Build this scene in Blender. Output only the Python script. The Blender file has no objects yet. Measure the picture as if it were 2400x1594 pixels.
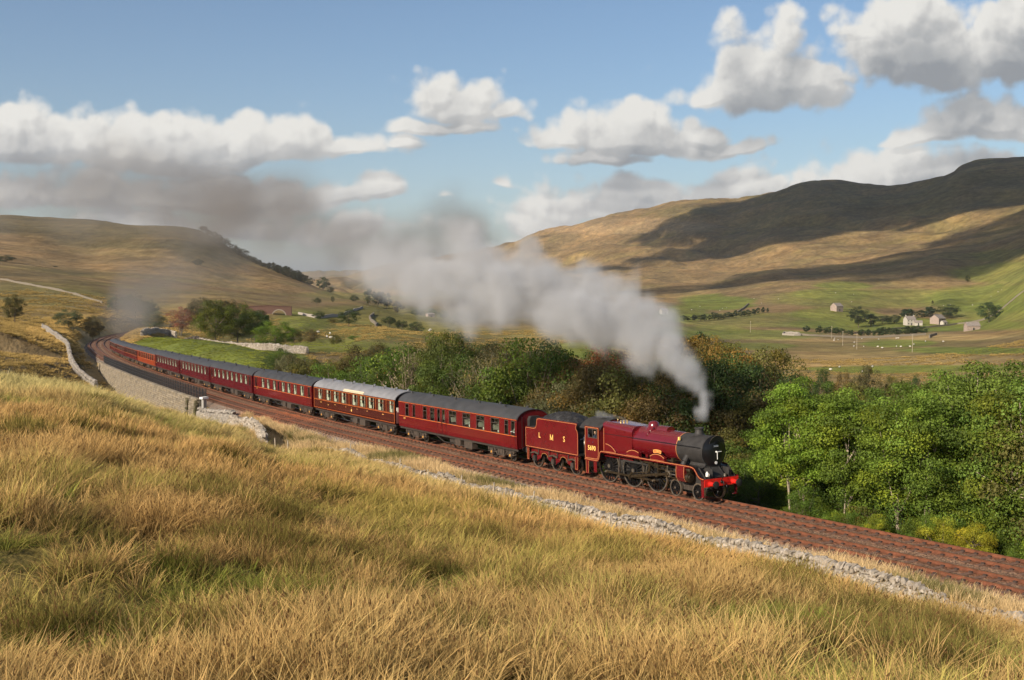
import bpy, math, random
import numpy as np
from mathutils import Vector, Matrix, noise as mnoise
random.seed(7); rng = np.random.default_rng(7)
scene = bpy.context.scene
# ------------------------------------------------------------------ camera, world, sun
CF, CT = 2750.0, 0.054          # focal length in photo pixels, downward tilt
cam_data = bpy.data.cameras.new('camera'); cam = bpy.data.objects.new('camera', cam_data)
scene.collection.objects.link(cam); scene.camera = cam
cam_data.sensor_width = 36.0; cam_data.lens = CF / 2400.0 * 36.0
cam_data.clip_start = 0.5; cam_data.clip_end = 40000
cam.location = (0, 0, 0); cam.rotation_euler = (math.pi/2 - CT, 0, 0)
SUN_AZ = math.radians(-134)      # compass from +Y towards +X; sun sits behind left
SUN_EL = math.radians(27)
SUN_DIR = Vector((math.sin(SUN_AZ)*math.cos(SUN_EL), math.cos(SUN_AZ)*math.cos(SUN_EL), math.sin(SUN_EL)))
sun_data = bpy.data.lights.new('sun', 'SUN'); sun = bpy.data.objects.new('sun', sun_data)
scene.collection.objects.link(sun)
sun_data.energy = 5.0; sun_data.angle = math.radians(0.55); sun_data.color = (1.0, 0.86, 0.68)
sun.rotation_euler = (-SUN_DIR).to_track_quat('-Z', 'Y').to_euler(); sun.location = (-60, -60, 60)
scene.view_settings.view_transform = 'Standard'; scene.view_settings.look = 'None'
scene.view_settings.gamma = 1.0; scene.view_settings.use_curve_mapping = False
scene.view_settings.exposure = 0.42
cy = scene.cycles
cy.use_denoising = True; cy.use_adaptive_sampling = True; cy.adaptive_threshold = .022; cy.volume_step_rate = 1.4; cy.max_bounces = 6; cy.diffuse_bounces = 2; cy.glossy_bounces = 2
cy.transmission_bounces = 4; cy.transparent_max_bounces = 12; cy.volume_bounces = 1
cy.sample_clamp_indirect = 4.0; cy.volume_max_steps = 256
try: cy.denoising_prefilter = 'ACCURATE'
except Exception: pass

def ray(u, v):
    x = (u-1200)/CF; y = (797-v)/CF
    return x, math.cos(CT)+y*math.sin(CT), y*math.cos(CT)-math.sin(CT)
def W(u, v, Y):                   # point on the sight line of photo pixel (u, v) at forward distance Y
    a, b, c = ray(u, v); k = Y/b
    return a*k, Y, c*k
def proj(X, Y, Z):
    zc = Y*math.cos(CT)-Z*math.sin(CT); yc = Y*math.sin(CT)+Z*math.cos(CT)
    zc = np.where(zc > .1, zc, .1)
    return 1200+CF*X/zc, 797-CF*yc/zc

class NT:                          # tiny node helper
    def __init__(s, tree): s.t = tree; s.n = tree.nodes; s.l = tree.links
    def new(s, typ, **kw):
        n = s.n.new(typ)
        for k, v in kw.items(): setattr(n, k, v)
        return n
    def put(s, sock, v):
        if isinstance(v, bpy.types.NodeSocket): s.l.new(v, sock)
        elif v is not None: sock.default_value = v
    def math(s, op, a, b=None, c=None, clamp=False):
        n = s.new('ShaderNodeMath', operation=op, use_clamp=clamp)
        s.put(n.inputs[0], a); s.put(n.inputs[1], b)
        if c is not None: s.put(n.inputs[2], c)
        return n.outputs[0]
    def vmath(s, op, a, b=None):
        n = s.new('ShaderNodeVectorMath', operation=op); s.put(n.inputs[0], a)
        if b is not None: s.put(n.inputs[3 if op == 'SCALE' else 1], b)
        return n.outputs['Value'] if op in ('LENGTH', 'DOT_PRODUCT', 'DISTANCE') else n.outputs[0]
    def noise(s, vec, scale, detail=4, rough=.55, out=0, dist=0.0):
        n = s.new('ShaderNodeTexNoise'); s.put(n.inputs['Vector'], vec); n.inputs['Scale'].default_value = scale
        n.inputs['Detail'].default_value = detail; n.inputs['Roughness'].default_value = rough
        n.inputs['Distortion'].default_value = dist
        return n.outputs[out]
    def ramp(s, fac, stops, interp='LINEAR'):
        n = s.new('ShaderNodeValToRGB'); s.put(n.inputs[0], fac); cr = n.color_ramp; cr.interpolation = interp
        while len(cr.elements) < len(stops): cr.elements.new(.5)
        for e, (p, c) in zip(cr.elements, stops):
            e.position = p; e.color = (*c, 1) if not isinstance(c, (int, float)) else (c, c, c, 1)
        return n.outputs[0]
    def mix(s, fac, a, b, blend='MIX'):
        n = s.new('ShaderNodeMix', data_type='RGBA', blend_type=blend)
        s.put(n.inputs[0], fac); s.put(n.inputs[6], (*a, 1) if isinstance(a, tuple) and len(a) == 3 else a)
        s.put(n.inputs[7], (*b, 1) if isinstance(b, tuple) and len(b) == 3 else b)
        return n.outputs[2]
    def mapr(s, v, a, b, c=0., d=1., smooth=False):
        n = s.new('ShaderNodeMapRange'); s.put(n.inputs[0], v)
        if smooth: n.interpolation_type = 'SMOOTHSTEP'
        for i, x in zip((1, 2, 3, 4), (a, b, c, d)): s.put(n.inputs[i], x)
        return n.outputs[0]

# clouds as seen in the open sky: (photo u, photo v of the base line, half width, height above base, strength)
CLOUDS = [(60,395,330,175,1.25),(330,392,330,185,1.3),(600,386,260,150,1.2),(800,372,190,80,1.0),(930,360,120,50,.7),
 (1085,296,165,175,1.3),(1180,285,110,70,1.0),(985,322,120,60,.9),(1060,318,210,60,.9),
 (110,500,420,130,1.1),(500,500,420,120,1.1),(875,482,80,85,1.3),(770,490,150,80,1.1),(700,560,380,70,.75),(250,560,480,90,.8),
 (1470,352,270,140,1.25),(1330,345,140,70,1.0),(1620,320,120,60,.9),(1420,378,190,55,.9),
 (1770,248,230,220,1.3),(1660,240,120,80,1.1),(1880,238,220,170,1.2),(1960,210,160,100,1.0),
 (2150,212,340,290,1.4),(2040,180,210,170,1.2),(2350,205,230,270,1.4),(2450,160,220,240,1.3),(2000,110,150,60,.9),
 (2350,335,270,135,1.2),(2180,335,120,60,1.0),(2120,330,80,30,.7),
 (1480,520,400,150,1.15),(1760,480,330,125,1.15),(2150,440,520,130,1.15),(1290,560,190,110,.95),(1240,600,160,70,.8),
 (1720,345,200,45,.75),(1185,440,55,48,.8),(1035,478,50,42,.75),(1640,335,60,25,.6)]
def build_world():
    w = bpy.data.worlds.new('World'); scene.world = w; w.use_nodes = True
    T = NT(w.node_tree); w.node_tree.nodes.clear()
    # the cloud density field as a node group of the direction (p = x/y, q = z/y)
    g = bpy.data.node_groups.new('cloud_field', 'ShaderNodeTree')
    g.interface.new_socket('P', in_out='INPUT', socket_type='NodeSocketVector')
    g.interface.new_socket('T', in_out='OUTPUT', socket_type='NodeSocketFloat')
    g.interface.new_socket('H', in_out='OUTPUT', socket_type='NodeSocketFloat')
    G = NT(g); gi = G.new('NodeGroupInput'); go = G.new('NodeGroupOutput')
    P = gi.outputs[0]
    wn = G.noise(P, 7.0, 3, .5, out=1)
    warp = G.vmath('SCALE', G.vmath('SUBTRACT', wn, (.5, .5, .5)), .055)
    PW = G.vmath('ADD', P, warp)
    sep = G.new('ShaderNodeSeparateXYZ'); G.put(sep.inputs[0], PW); px, pz = sep.outputs[0], sep.outputs[2]
    best = None; hsum = None
    for (u, v, hw, hh, st) in CLOUDS:
        a, b, c = ray(u, v); p0, q0 = a/b, c/b
        dx = G.math('MULTIPLY', G.math('SUBTRACT', px, p0), CF/hw)
        dz = G.math('MULTIPLY', G.math('SUBTRACT', pz, q0 + .18*hh/CF), CF/hh)
        up = G.math('MAXIMUM', G.math('MULTIPLY', dz, 1.25), G.math('MULTIPLY', dz, -3.2))
        r2 = G.math('ADD', G.math('MULTIPLY', dx, dx), G.math('MULTIPLY', up, up))
        t = G.math('MULTIPLY', G.math('SUBTRACT', 1.0, G.math('SQRT', r2)), st)
        best = t if best is None else G.math('SMOOTH_MAX', best, t, .12)
    n1 = G.noise(P, 24.0, 6, .58); n2 = G.noise(P, 9.0, 3, .5)
    vo = G.new('ShaderNodeTexVoronoi'); vo.inputs['Scale'].default_value = 21; vo.inputs['Detail'].default_value = 2.0; vo.inputs['Roughness'].default_value = .55; vo.inputs['Randomness'].default_value = 1.0
    G.put(vo.inputs['Vector'], G.vmath('ADD', P, G.vmath('SCALE', G.vmath('SUBTRACT', wn, (.5,.5,.5)), .03))); bil = G.math('SUBTRACT', .93, vo.outputs['Distance'])
    T_ = G.math('ADD', best, G.math('ADD', G.math('MULTIPLY', G.math('SUBTRACT', n1, .5), .95), G.math('MULTIPLY', bil, .75)))
    T_ = G.math('ADD', T_, G.math('MULTIPLY', G.math('SUBTRACT', n2, .5), .7))
    G.put(go.inputs[0], T_); G.put(go.inputs[1], best)
    tc = T.new('ShaderNodeTexCoord'); D = tc.outputs['Generated']
    s = T.new('ShaderNodeSeparateXYZ'); T.put(s.inputs[0], D)
    ay = T.math('MAXIMUM', T.math('ABSOLUTE', s.outputs[1]), .12)
    p = T.math('DIVIDE', s.outputs[0], ay); q = T.math('DIVIDE', s.outputs[2], ay)
    cb = T.new('ShaderNodeCombineXYZ'); T.put(cb.inputs[0], p); T.put(cb.inputs[2], q)
    def field(vec):
        n = T.new('ShaderNodeGroup'); n.node_tree = g; T.put(n.inputs[0], vec); return n.outputs
    f0 = field(cb.outputs[0]); f1 = field(T.vmath('ADD', cb.outputs[0], (-.012, 0, .022)))
    f2 = field(T.vmath('ADD', cb.outputs[0], (-.004, 0, .006)))
    alpha = T.mapr(f0[0], .10, .50, 0, 1, True)
    d = T.math('SUBTRACT', f1[0], .0)
    lit = T.mapr(f1[0], -.25, .95, 1, 0, True)        # little cloud towards the sun = bright
    edge = T.mapr(T.math('SUBTRACT', f0[0], f2[0]), -.10, .14, 0, 1)
    mot = T.math('SUBTRACT', T.noise(cb.outputs[0], 17.0, 6, .6), .5); f3 = field(T.vmath('ADD', cb.outputs[0], (-.004, 0, .042))); open_ = T.mapr(f3[0], -.1, .9, 1, 0, True)
    lum = T.math('ADD', T.math('ADD', T.math('MULTIPLY', lit, .40), T.math('MULTIPLY', open_, .42)), T.math('ADD', T.math('MULTIPLY', edge, .24), T.math('MULTIPLY', mot, .75)))
    ccol = T.ramp(lum, [(0.0, (.235, .25, .27)), (.28, (.32, .33, .34)), (.60, (.44, .44, .435)), (1.0, (.63, .62, .59))])
    sky = T.new('ShaderNodeTexSky'); sky.sky_type = 'NISHITA'; sky.sun_disc = False
    sky.sun_elevation = SUN_EL; sky.sun_rotation = SUN_AZ % (2*math.pi)
    sky.air_density = 1.0; sky.dust_density = 1.2; sky.ozone_density = 1.6
    tint = T.mix(1.0, sky.outputs[0], (1.0, .98, .98), 'MULTIPLY')
    hz = T.ramp(T.math('MULTIPLY', q, 3.6, clamp=True), [(0, (.95, 1.05, 1.45)), (.12, (.86, .98, 1.18)), (.4, (.82, .90, 1.00)), (1, (.76, .85, .94))])
    tint = T.mix(1.0, tint, hz, 'MULTIPLY')
    front = T.mapr(s.outputs[1], .02, .15, 0, 1)
    am = T.math('MULTIPLY', alpha, front)
    # elsewhere the same kind of broken cumulus goes on
    wn = T.noise(D, 5.0, 6, .55); other = T.math('MULTIPLY', T.mapr(wn, .54, .66, 0, .9, True), T.math('SUBTRACT', 1.0, front))
    other = T.math('MULTIPLY', other, T.mapr(s.outputs[2], 0.0, .1))
    strength = .094
    cl = T.mix(1.0, ccol, (1/strength,)*3, 'MULTIPLY')
    col = T.mix(T.math('ADD', am, other, clamp=True), tint, cl)
    below = T.mapr(s.outputs[2], -.03, -.005, 1, 0)
    col = T.mix(below, col, (.9, .9, .8))
    bg = T.new('ShaderNodeBackground'); T.put(bg.inputs[0], col); bg.inputs[1].default_value = strength
    out = T.new('ShaderNodeOutputWorld'); T.l.new(bg.outputs[0], out.inputs[0])
    w.cycles.sampling_method = 'MANUAL'; w.cycles.sample_map_resolution = 512
build_world()

# ------------------------------------------------------------------ the line of the railway (plan and gradient)
KS = np.array([-130,0,60,90,120,150,180,210,240,280,320,380,450,600])
KA = np.array([.564,.564,.532,.481,.468,.452,.416,.39,.363,.28,.19,.06,-.05,-.15])
TS = np.arange(-130, 601, .5)
_a = np.interp(TS, KS, KA); TA = np.convolve(np.pad(_a, 20, 'edge'), np.ones(41)/41, 'valid')
_g = np.interp(TS, [0,60,120,200], [.022,.016,.014,.015])
TX = np.cumsum(-np.sin(TA))*.5; TY = np.cumsum(np.cos(TA))*.5; TZ = -np.cumsum(_g)*.5
_i = int(np.searchsorted(TS, 0)); RC = .7175
TX = TX-TX[_i]+10.698; TY = TY-TY[_i]+66.32; TZ = TZ-TZ[_i]-12.756
TX = TX + RC*np.cos(TA); TY = TY + RC*np.sin(TA)      # centre of the train's track; z is rail top
def tr(s, off=0., dz=0.):          # point at chainage s, off metres beyond (+) / towards the camera (-)
    x = np.interp(s, TS, TX); y = np.interp(s, TS, TY); z = np.interp(s, TS, TZ); a = np.interp(s, TS, TA)
    return x+off*np.cos(a), y+off*np.sin(a), z+dz
NEAR = -3.235                      # centre of the empty near track
_st = slice(None, None, 4)
def track_sd(x, y):                # chainage and signed offset of points from the train's track
    x = np.asarray(x, float).ravel(); y = np.asarray(y, float).ravel()
    S = np.zeros(len(x)); Dd = np.full(len(x), 999.)
    m = np.where((x > -190) & (x < 110) & (y > -50) & (y < 560))[0]
    sx, sy, ss, sa = TX[_st], TY[_st], TS[_st], TA[_st]
    for c in range(0, len(m), 20000):
        k = m[c:c+20000]
        d2 = (x[k, None]-sx)**2+(y[k, None]-sy)**2; i = d2.argmin(1)
        dx = x[k]-sx[i]; dy = y[k]-sy[i]; a = sa[i]
        S[k] = ss[i]+(-np.sin(a)*dx+np.cos(a)*dy); Dd[k] = np.cos(a)*dx+np.sin(a)*dy
    return S, Dd

# ------------------------------------------------------------------ terrain height from survey points
def survey():
    P = []
    def zpt(u, Y, z): x = (u-1200)/CF*Y; P.append((x, Y, z))
    def vpt(u, v, Y, dz=0): x, y, z = W(u, v, Y); P.append((x, y, z+dz))
    cols = [(-300,110,None,838),(0,112,None,872),(200,115,None,900),(420,112,None,975),(520,106,None,1000),(600,90,None,1050)]
    for u in (760,900,1050,1200,1400,1600,1800,2100,2400,2700):
        ss = np.arange(-60,60,.25); x, y, z = tr(ss, -9.6, -.45); uu, vv = proj(x, y, z)
        o = np.argsort(uu); cols.append((u, float(np.interp(u, uu[o], y[o])), float(np.interp(u, uu[o], z[o])), None))
    for (u, Ye, ze, ve) in cols:
        if ze is None: ze = W(u, ve, Ye)[2]-.45
        z9 = -4.47
        for Y in (1.5, 3, 6, 13, 20, 30, 42, 58, 78, 100):
            if Y > Ye*.93: break
            k = (Y-13)/(Ye-13); z = z9+(ze-z9)*k + .9*math.sin(math.pi*max(k,0))*(.3 if u > 700 else .8)
            if Y < 13: z = -1.75+(z9+1.75)*Y/13
            zpt(u, Y, z)
        zpt(u, Ye, ze)
    for u, Y, z in [(-300,160,-9),(0,150,-13.5),(200,150,-17),(200,135,-14),(300,165,-18.5),(420,132,-16.5),(420,160,-19),(330,185,-19),(500,114,-15.6),
        (560,105,-14),(650,140,-16),(800,135,-17),(900,130,-17.5),(1200,112,-17.5),(1200,165,-23),(1500,100,-17.5),(1500,165,-25),(1800,90,-17.5),(1800,150,-26),
        (2100,82,-17.5),(2100,150,-27),(2400,72,-17.5),(2400,150,-29),(2700,66,-17),(2700,150,-30),(1000,220,-23),(1400,250,-29),(1900,260,-34),(2400,260,-33),(2700,260,-33)]: zpt(u, Y, z)
    for t in """-300,790,200 -300,700,400 -300,600,900 -300,490,1500 -300,560,2400 0,800,190 0,752,290 0,724,380 0,680,500 0,620,800 0,560,1150 0,499,1500 0,570,2300
     100,772,300 200,740,380 200,680,560 200,600,1100 200,513,1480 200,590,2300 300,765,350 400,748,480 400,690,650 400,640,950 400,531,1450 400,610,2300
     90,812,210 470,541,1400 470,630,2000 550,728,500 550,690,750 550,650,1050 540,582,1380 550,650,2200 610,617,1330 610,655,2000 640,738,540 700,722,620 700,690,950 690,650,1270 700,662,2000
     760,682,1120 760,690,1500 790,700,1000 350,790,300 410,802,250 480,832,200 600,868,163 650,835,240 500,805,280 650,818,300 700,805,330 800,818,280
     850,792,380 700,765,450 800,750,560 900,768,500 900,725,750 1000,780,450 1000,742,700 830,708,840 950,718,900 1100,760,620 1100,735,900
     870,706,1300 1000,704,1500 1000,665,2500 850,662,3000 780,656,4500 780,652,6500 700,650,5000 690,648,7500
     1350,822,380 1200,815,400 1600,785,600 1500,748,900 1300,742,1000 1900,875,420 2200,872,385 2400,858,360 2700,840,340 1900,836,560 2200,830,520
     2400,800,500 1900,795,800 2200,785,760 2400,762,700 1700,805,720 1650,768,950 1800,765,980 1950,730,1200 505,808,372 558,810,380 600,802,400 610,780,470 644,822,330 790,813,390 905,724,890 932,736,850 1012,746,840 2012,768,1060 2128,755,1130 2224,746,1130 2318,755,1000 2268,660,1500 2186,714,1300 2278,774,880 976,784,530 2090,760,1090 2400,735,850 2200,702,1250 2400,682,1000
     2400,622,1400 1620,740,1150 1600,702,1500 1750,700,1450 1700,682,1700 1600,652,2100 1800,642,1900 2000,642,1700 2200,602,1700 2400,552,1700 2000,582,2200 2200,522,2300 2400,472,2200
     1300,645,2500 1300,605,3200 1500,602,2700 1500,545,3300 1700,562,2800 1100,625,2900 1000,635,3300 1150,610,3600 1750,520,3000 1900,500,2800
     800,646,4200 900,624,4400 1030,604,4300 1100,592,4250 1174,576,4200 1232,553,4150 1300,536,4080 1370,518,4000 1441,501,3900 1568,473,3800 1660,466,3650 1761,460,3500
     1871,433,3300 1942,427,3200 2064,435,3200 2201,411,3000 2233,402,2950 2247,388,2900 2400,370,2800 2700,350,2700""".split():
        vpt(*map(float, t.split(',')))
    for u, v, Y in [(800,646,4200),(1030,604,4300),(1174,576,4200),(1370,518,4000),(1568,473,3800),(1761,460,3500),(1942,427,3200),(2064,435,3200),(2201,411,3000),(2400,370,2800),(2700,350,2700)]:
        vpt(u, v+(648-v)*.35, Y*1.35); vpt(u, 640, Y*2.0)
    for u in (-300,200,700,1200,1700,2200,2700): vpt(u, 651, 9000); vpt(u, 650, 13000)
    return np.array(P)
SP = survey()
SX = np.clip(np.arctan2(SP[:,0], SP[:,1]), -.55, .55)*6; SR = np.log(np.hypot(SP[:,0], SP[:,1])); SQ = SP[:,2]/np.hypot(SP[:,0], SP[:,1])
def _k(d2): return np.where(d2 > 1e-12, .5*d2*np.log(np.maximum(d2, 1e-12)), 0)
_n = len(SP); _K = _k((SX[:,None]-SX)**2+(SR[:,None]-SR)**2)+np.eye(_n)*1e-4
_A = np.zeros((_n+3, _n+3)); _A[:_n,:_n] = _K; _A[:_n,_n] = 1; _A[:_n,_n+1] = SX; _A[:_n,_n+2] = SR; _A[_n:,:_n] = _A[:_n,_n:].T
_w = np.linalg.solve(_A, np.concatenate([SQ, np.zeros(3)]))
def vnoise(x, y, seed=0):          # smooth value noise, numpy
    xi = np.floor(x).astype(np.int64); yi = np.floor(y).astype(np.int64); fx = x-xi; fy = y-yi
    fx = fx*fx*(3-2*fx); fy = fy*fy*(3-2*fy)
    def h(a, b):
        n = (a*374761393+b*668265263+seed*1442695041) & 0xffffffff
        n = ((n ^ (n >> 13))*1274126177) & 0xffffffff
        return ((n ^ (n >> 16)) & 0xffff)/65535.
    return (h(xi,yi)*(1-fx)+h(xi+1,yi)*fx)*(1-fy)+(h(xi,yi+1)*(1-fx)+h(xi+1,yi+1)*fx)*fy
def fbm(x, y, scale, octv=4, seed=0):
    t = 0; a = 1; n = 0
    for i in range(octv): t = t+a*(vnoise(x/scale*2**i+17.3*i, y/scale*2**i-9.1*i, seed+i)-.5); n += a; a *= .5
    return t/n*2
def natural(x, y):
    r = np.maximum(np.hypot(x, y), .8); ph = np.arctan2(x, y); out = np.empty(len(x))
    pc = np.clip(ph, -.5, .5)
    back = np.clip((np.abs(ph)-.5)/2.4, 0, 1)
    for c in range(0, len(x), 20000):
        k = slice(c, c+20000); a = pc[k]*6; b = np.log(r[k])
        q = _k((a[:,None]-SX)**2+(b[:,None]-SR)**2)@_w[:_n]+_w[_n]+_w[_n+1]*a+_w[_n+2]*b
        out[k] = q
    z = out*r*(1-back) + back*(-1.75+.02*r*np.where(r > 400, 400/r, 1))
    # roughness that grows with distance
    z += fbm(x, y, 3.2, 3, 3)*.26*np.clip((r-5)/10, 0, 1)*np.clip(1.4-r/300, 0, 1)
    z += fbm(x, y, 14., 3, 5)*.35*np.clip((r-8)/30, 0, 1)*np.clip(2-r/600, 0, 1)
    far = np.clip((r-350)/900, 0, 1)
    z += fbm(x*.8, y*1.0, 90., 4, 8)*far*7*np.clip((r-900)/1400, .12, 1.3)
    gl = np.abs(fbm(x+y*.35, y*.25, 190., 4, 11)); high = np.clip((r-1300)/1500, 0, 1)
    z -= (1-np.clip(gl*2.6, 0, 1))*high*22*np.clip(1-(z-150)/180, .15, 1)
    z += fbm(x, y, 420., 3, 12)*high*6
    return z
def wall_dist(s):                  # where the lineside ends on the near side
    return np.interp(s, [38, 45, 68, 80, 172, 200], [8.0, 7.2, 5.3, 5.0, 5.0, 5.4])
def ground(x, y, base=True):
    x = np.asarray(x, float).ravel(); y = np.asarray(y, float).ravel()
    z = natural(x, y)
    S, D = track_sd(x, y)
    m = np.abs(D) < 60
    if m.any():
        s, d, n = S[m], D[m], z[m]; rz = np.interp(s, TS, TZ); fb = rz-.62
        mid = d+1.62; wn = wall_dist(s)-1.62
        near = mid < 0; e = np.where(near, -mid-(wn), mid-3.9)
        ruff = fbm(x[m], y[m], 1.1, 2, 31)*.07
        dn = np.where(s < 42, .22, np.where(s < 175, 3.0, .9)); upn = np.where(s < 42, .3, np.where(s < 175, .15, .75))
        lo = np.where(near, dn, .5); hi = np.where(near, upn, .62)
        ee = np.maximum(e, 0)
        zz = np.clip(n, fb-lo*ee, fb+hi*ee)
        fl = np.where(e < 0, fb+ruff+np.where(near, .22*np.clip((-mid-4.0)/3, 0, 1), 0), zz+ruff)
        # smooth fade to nature far from the line
        k = np.clip((np.abs(d)-40)/20, 0, 1); z[m] = fl*(1-k)+n*k
    return z
def gz(x, y): return float(ground([x], [y])[0])

COL = scene.collection
def link(o, parent=None):
    COL.objects.link(o)
    if parent is not None: o.parent = parent
    return o
def tag(o, label=None, cat=None, group=None, kind=None):
    if label: o['label'] = label
    if cat: o['category'] = cat
    if group: o['group'] = group
    if kind: o['kind'] = kind
    return o
def empty(name, M=None):
    o = bpy.data.objects.new(name, None); link(o); o.empty_display_size = .3
    if M is not None: o.matrix_world = M
    return o
def mesh_from(name, V, F, mats=(), midx=None, smooth=False):
    me = bpy.data.meshes.new(name); V = np.asarray(V, np.float32); me.from_pydata(V.tolist() if len(V) < 50 else V, [], F)
    for m in mats: me.materials.append(m)
    if midx is not None: me.polygons.foreach_set('material_index', midx)
    if smooth: me.polygons.foreach_set('use_smooth', [True]*len(me.polygons))
    me.update(); return me
def np_mesh(name, V, Q, mats=(), smooth=False):   # quads or triangles given as an array, fast
    me = bpy.data.meshes.new(name); V = np.asarray(V, np.float32); Q = np.asarray(Q, np.int32); k = Q.shape[1]
    me.vertices.add(len(V)); me.vertices.foreach_set('co', V.ravel())
    me.loops.add(Q.size); me.loops.foreach_set('vertex_index', Q.ravel())
    me.polygons.add(len(Q)); me.polygons.foreach_set('loop_start', np.arange(len(Q), dtype=np.int32)*k)
    me.polygons.foreach_set('loop_total', np.full(len(Q), k, np.int32))
    for m in mats: me.materials.append(m)
    me.update(calc_edges=True)
    me.polygons.foreach_set('use_smooth', np.full(len(Q), smooth)); return me
def obj(name, me, parent=None, M=None):
    o = bpy.data.objects.new(name, me); link(o, parent)
    if M is not None:
        if parent is None: o.matrix_world = M
        else: o.matrix_local = M
    return o
def set_color(me, C):
    at = me.color_attributes.new('tint', 'FLOAT_COLOR', 'POINT')
    C4 = np.ones((len(C), 4), np.float32); C4[:,:3] = C; at.data.foreach_set('color', C4.ravel())

# ------------------------------------------------------------------ materials
MATS = {}
def mat(name, color, rough=.6, metal=0., spec=.5, nscale=0, namt=.25, bump=0., bscale=30, coat=0., col2=None, emission=None):
    if name in MATS: return MATS[name]
    m = bpy.data.materials.new(name); m.use_nodes = True; T = NT(m.node_tree)
    b = T.n['Principled BSDF']
    b.inputs['Roughness'].default_value = rough; b.inputs['Metallic'].default_value = metal
    b.inputs['Specular IOR Level'].default_value = spec
    if coat: b.inputs['Coat Weight'].default_value = coat; b.inputs['Coat Roughness'].default_value = .12
    tc = T.new('ShaderNodeTexCoord').outputs['Object']
    if nscale:
        n = T.noise(tc, nscale, 5, .6)
        c2 = col2 or tuple(min(1, c*(1-namt)) for c in color); c1 = color if col2 else tuple(min(1, c*(1+namt)) for c in color)
        T.put(b.inputs['Base Color'], T.mix(T.mapr(n, .32, .68), c2, c1))
    else: b.inputs['Base Color'].default_value = (*color, 1)
    if bump:
        bn = T.new('ShaderNodeBump'); bn.inputs['Strength'].default_value = bump; bn.inputs['Distance'].default_value = .02
        T.put(bn.inputs['Height'], T.noise(tc, bscale, 5, .6)); T.l.new(bn.outputs[0], b.inputs['Normal'])
    MATS[name] = m; return m
def mat_terrain():
    m = bpy.data.materials.new('moorland'); m.use_nodes = True; T = NT(m.node_tree); b = T.n['Principled BSDF']
    b.inputs['Roughness'].default_value = .95; b.inputs['Specular IOR Level'].default_value = .08
    at = T.new('ShaderNodeAttribute', attribute_name='tint').outputs['Color']
    pos = T.new('ShaderNodeNewGeometry').outputs['Position']
    st = T.vmath('MULTIPLY', pos, (1.0, .55, 1.0))
    n1 = T.noise(pos, 1.7, 6, .65); n2 = T.noise(st, .11, 7, .62); n3 = T.noise(st, .012, 8, .6)
    n4 = T.noise(T.vmath('MULTIPLY', pos, (.4, 1.0, 4.0)), .035, 6, .6)
    k = T.math('MULTIPLY', T.mapr(n1, .3, .7, .72, 1.28), T.mapr(n2, .3, .7, .68, 1.32))
    k = T.math('MULTIPLY', k, T.mapr(n3, .33, .67, .74, 1.26)); k = T.math('MULTIPLY', k, T.mapr(n4, .35, .65, .82, 1.18))
    col = T.mix(1.0, at, T.new('ShaderNodeCombineXYZ').outputs[0], 'MULTIPLY')
    cc = T.new('ShaderNodeCombineXYZ'); [T.put(cc.inputs[i], k) for i in range(3)]
    col = T.mix(1.0, at, cc.outputs[0], 'MULTIPLY')
    hs = T.mix(T.mapr(n3, .42, .7, 0, .5), col, T.mix(1.0, col, (1.18, .92, .72), 'MULTIPLY'))
    T.put(b.inputs['Base Color'], hs)
    bn = T.new('ShaderNodeBump'); bn.inputs['Strength'].default_value = .8; bn.inputs['Distance'].default_value = 1.6
    h = T.math('ADD', T.math('MULTIPLY', n2, 1.0), T.math('MULTIPLY', n1, .12)); h = T.math('ADD', h, T.math('MULTIPLY', n3, 5.0))
    T.put(bn.inputs['Height'], h); T.l.new(bn.outputs[0], b.inputs['Normal'])
    return m

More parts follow.
